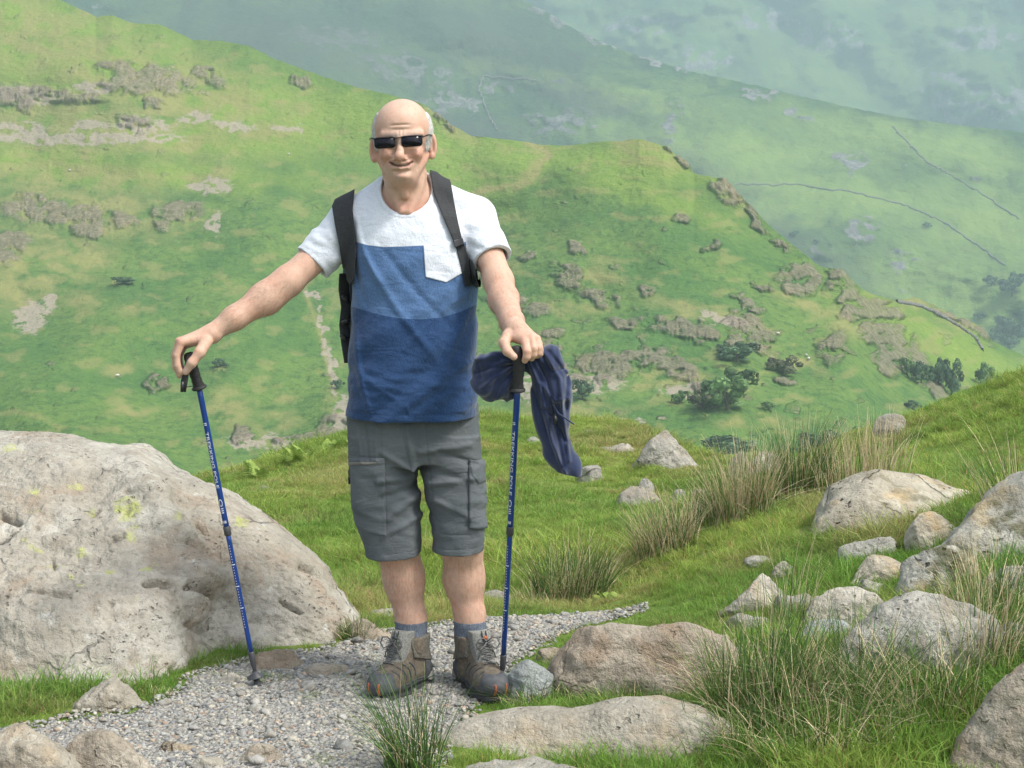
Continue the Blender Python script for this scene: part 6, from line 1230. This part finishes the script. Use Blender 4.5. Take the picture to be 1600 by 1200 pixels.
    keep(mesh_obj('scale_marks', np.array(vs_), fs, M_PRINT, smooth=False), t); return t
pl1 = pole('blue trekking pole standing out at the left under his right hand', [(309.5, 600, 4.716), (311, 606, 4.718), (355, 829, 4.775), (392, 1018, 4.818), (404, 1078, 4.832)], [(294, 551, 4.692), (297, 560, 4.695), (301, 575, 4.702), (306, 590, 4.708), (311, 605, 4.716)], .0088, .0076, 829, 1020, 1078, 1056, (674, 762), -.15)
st_ = [V(296, 556, 4.682), V(292, 575, 4.664), V(288, 596, 4.655), V(286, 612, 4.655)]; tv, tf = tube(st_, np.array([[.0085, .003], [.009, .003], [.011, .005], [.009, .005]]), 10); keep(mesh_obj('wrist_strap', tv, tf, M_CORD), pl1)
tv, tf = tube([V(289, 605, 4.655), V(296, 604, 4.675), V(303, 603, 4.70)], .0013, 6); keep(mesh_obj('strap_cord', tv, tf, M_CORD), pl1)
tv, tf = tube([V(286, 596, 4.652), V(285, 612, 4.652)], np.array([[.013, .0065], [.0115, .006]]), 8); keep(mesh_obj('strap_slider', tv, tf, M_BUCK), pl1)
pl2 = pole('blue trekking pole under his left hand with the fleece behind it', [(808.5, 606, 4.432), (808, 614, 4.438), (797, 830, 4.604), (787, 1018, 4.752), (785, 1050, 4.778)], [(805.5, 540, 4.412), (807, 552, 4.412), (811, 572, 4.415), (809.5, 590, 4.422), (808.5, 608, 4.432)], .0088, .0076, 829, 1024, 1048, None, (672, 772), -.55)

# ---- fleece hanging from the right hand pole
def cj(*pts): return [V(*p) for p in pts]
def fleece_sdf(X, Y, Z):
    d = None
    def add(d, e, k): return e if d is None else smin(d, e, k)
    A = V(805, 562, 4.455)
    # rolled bundle on the left
    d = add(d, sd_ell(X, Y, Z, V(773, 588, 4.475), np.array([.065, .042, .066])), .02); d = smin(d, sd_cap(X, Y, Z, V(757, 562, 4.465), V(800, 558, 4.465), .022, .022), .025); d = smin(d, sd_cap(X, Y, Z, V(763, 600, 4.475), V(803, 610, 4.48), .038, .026), .025)
    # what hangs down on the right
    for a, b, ra, rb in (((828, 560, 4.475), (858, 562, 4.48), .030, .032), ((858, 562, 4.48), (868, 610, 4.485), .037, .040), ((838, 566, 4.47), (850, 640, 4.485), .026, .030), ((868, 610, 4.485), (872, 660, 4.49), .038, .035), ((850, 640, 4.485), (866, 700, 4.495), .028, .030), ((866, 660, 4.49), (886, 722, 4.50), .033, .027), ((866, 700, 4.495), (893, 738, 4.50), .027, .024), ((886, 722, 4.5), (896, 760, 4.50), .027, .022)):
        d = smin(d, sd_cap(X, Y, Z, V(*a), V(*b), ra, rb), .022)
    d = smin(d, sd_cap(X, Y, Z, V(800, 566, 4.478), V(842, 560, 4.478), .022, .024), .02)
    # creases run out from where the hand grips it, and down the hanging side
    th = np.arctan2(Z - A[2], -(X - A[0])); rr_ = np.sqrt((X - A[0])**2 + (Z - A[2])**2); lf = sm(A[0] + .01, A[0] - .02, X)
    d = d - lf*.0042*np.sin(th*9 + 9*noise(X*9, Y*9, Z*9))*sm(.0, .04, rr_) - lf*.004*noise(X*20, Y*20, Z*20)
    ang = X*.93 + Z*.30; rt = 1 - lf
    d = d - rt*(.0100*noise(ang*24 + 1.2*noise(X*9, 0*Y, Z*7), Y*10, Z*8 + 3) + .0080*noise(ang*16 + 3, Y*6, Z*16) + .0016*np.sin(ang*130 + 9*noise(X*9, Y*7, Z*9)))
    for pts, am in ((((800, 566), (768, 556), (744, 562)), .005), (((802, 570), (770, 574), (745, 582)), -.005), (((802, 574), (775, 588), (752, 606)), .0055), (((803, 578), (782, 600), (772, 624)), -.005), (((804, 582), (792, 604), (792, 628)), .005), (((760, 552), (748, 566), (752, 590)), -.003),
                    (((820, 552), (842, 600), (862, 690), (884, 740)), .0065), (((832, 548), (856, 596), (868, 660), (880, 730)), -.007), (((846, 546), (874, 590), (880, 650), (890, 720)), .0065), (((858, 550), (886, 586), (884, 640)), -.005), (((828, 590), (846, 650), (866, 710)), -.005), (((850, 556), (862, 580), (885, 575)), -.0045), (((846, 600), (866, 626), (886, 622)), .0045), (((850, 640), (868, 655), (884, 690)), -.006)):
        r_ = None
        for (a, b), (c, e) in zip(pts[:-1], pts[1:]):
            x0, z0, x1, z1 = xof(a, 4.46), zof(b, 4.46), xof(c, 4.46), zof(e, 4.46); ex, ez = x1-x0, z1-z0; t = np.clip(((X-x0)*ex + (Z-z0)*ez)/(ex*ex+ez*ez), 0, 1); q = np.sqrt((X-x0-t*ex)**2 + (Z-z0-t*ez)**2); r_ = q if r_ is None else np.minimum(r_, q)
        d = d - 1.25*am*np.exp(-(r_/.0058)**2)
    e = V(900, 740, 4.5) - V(876, 746, 4.5); cutn = np.array([-.22, 0, -1.]); c = V(888, 741, 4.5); d = np.maximum(d, ((X-c[0])*cutn[0] + (Z-c[2])*cutn[2]))
    g = sd_cap(X, Y, Z, V(806, 535, 4.41), V(810, 610, 4.43), .019, .019)
    return np.maximum(d, -g)
v, q = shell('fleece', fleece_sdf, [xof(728, 4.48), 4.36, zof(770, 4.48)], [xof(918, 4.48), 4.58, zof(525, 4.48)], .0026, None, 1)
n = N('navy_fleece'); h = n.noise(260, 3, .7); n.set(base=n.mix(n.ramp(n.noise(12, 4), .3, .7), (.016, .025, .064), (.028, .040, .090)), rough=.95, spec=.1, sheen=.4, normal=n.bump(n.math('ADD', n.math('MULTIPLY', h, .6), n.noise(60, 3)), .5, .003)); M_NAVY = n.m
fl_o = empty('fleece', V(808, 600, 4.47)); tag(fl_o, 'navy blue fleece draped over the pole under his left hand', 'fleece')
keep(mesh_obj('cloth', v, q, M_NAVY), fl_o)
tv, tf = tube(cj((866, 648, 4.445), (868, 655, 4.441), (866, 664, 4.442)), np.array([[.006, .005], [.0085, .006], [.005, .004]]), 10); keep(mesh_obj('cord_toggle', tv, tf, M_BUCK), fl_o)
tv, tf = tube(cj((864, 632, 4.446), (872, 646, 4.440), (884, 654, 4.442), (897, 663, 4.445)), .0024, 6); keep(mesh_obj('cord', tv, tf, M_NAVY), fl_o)
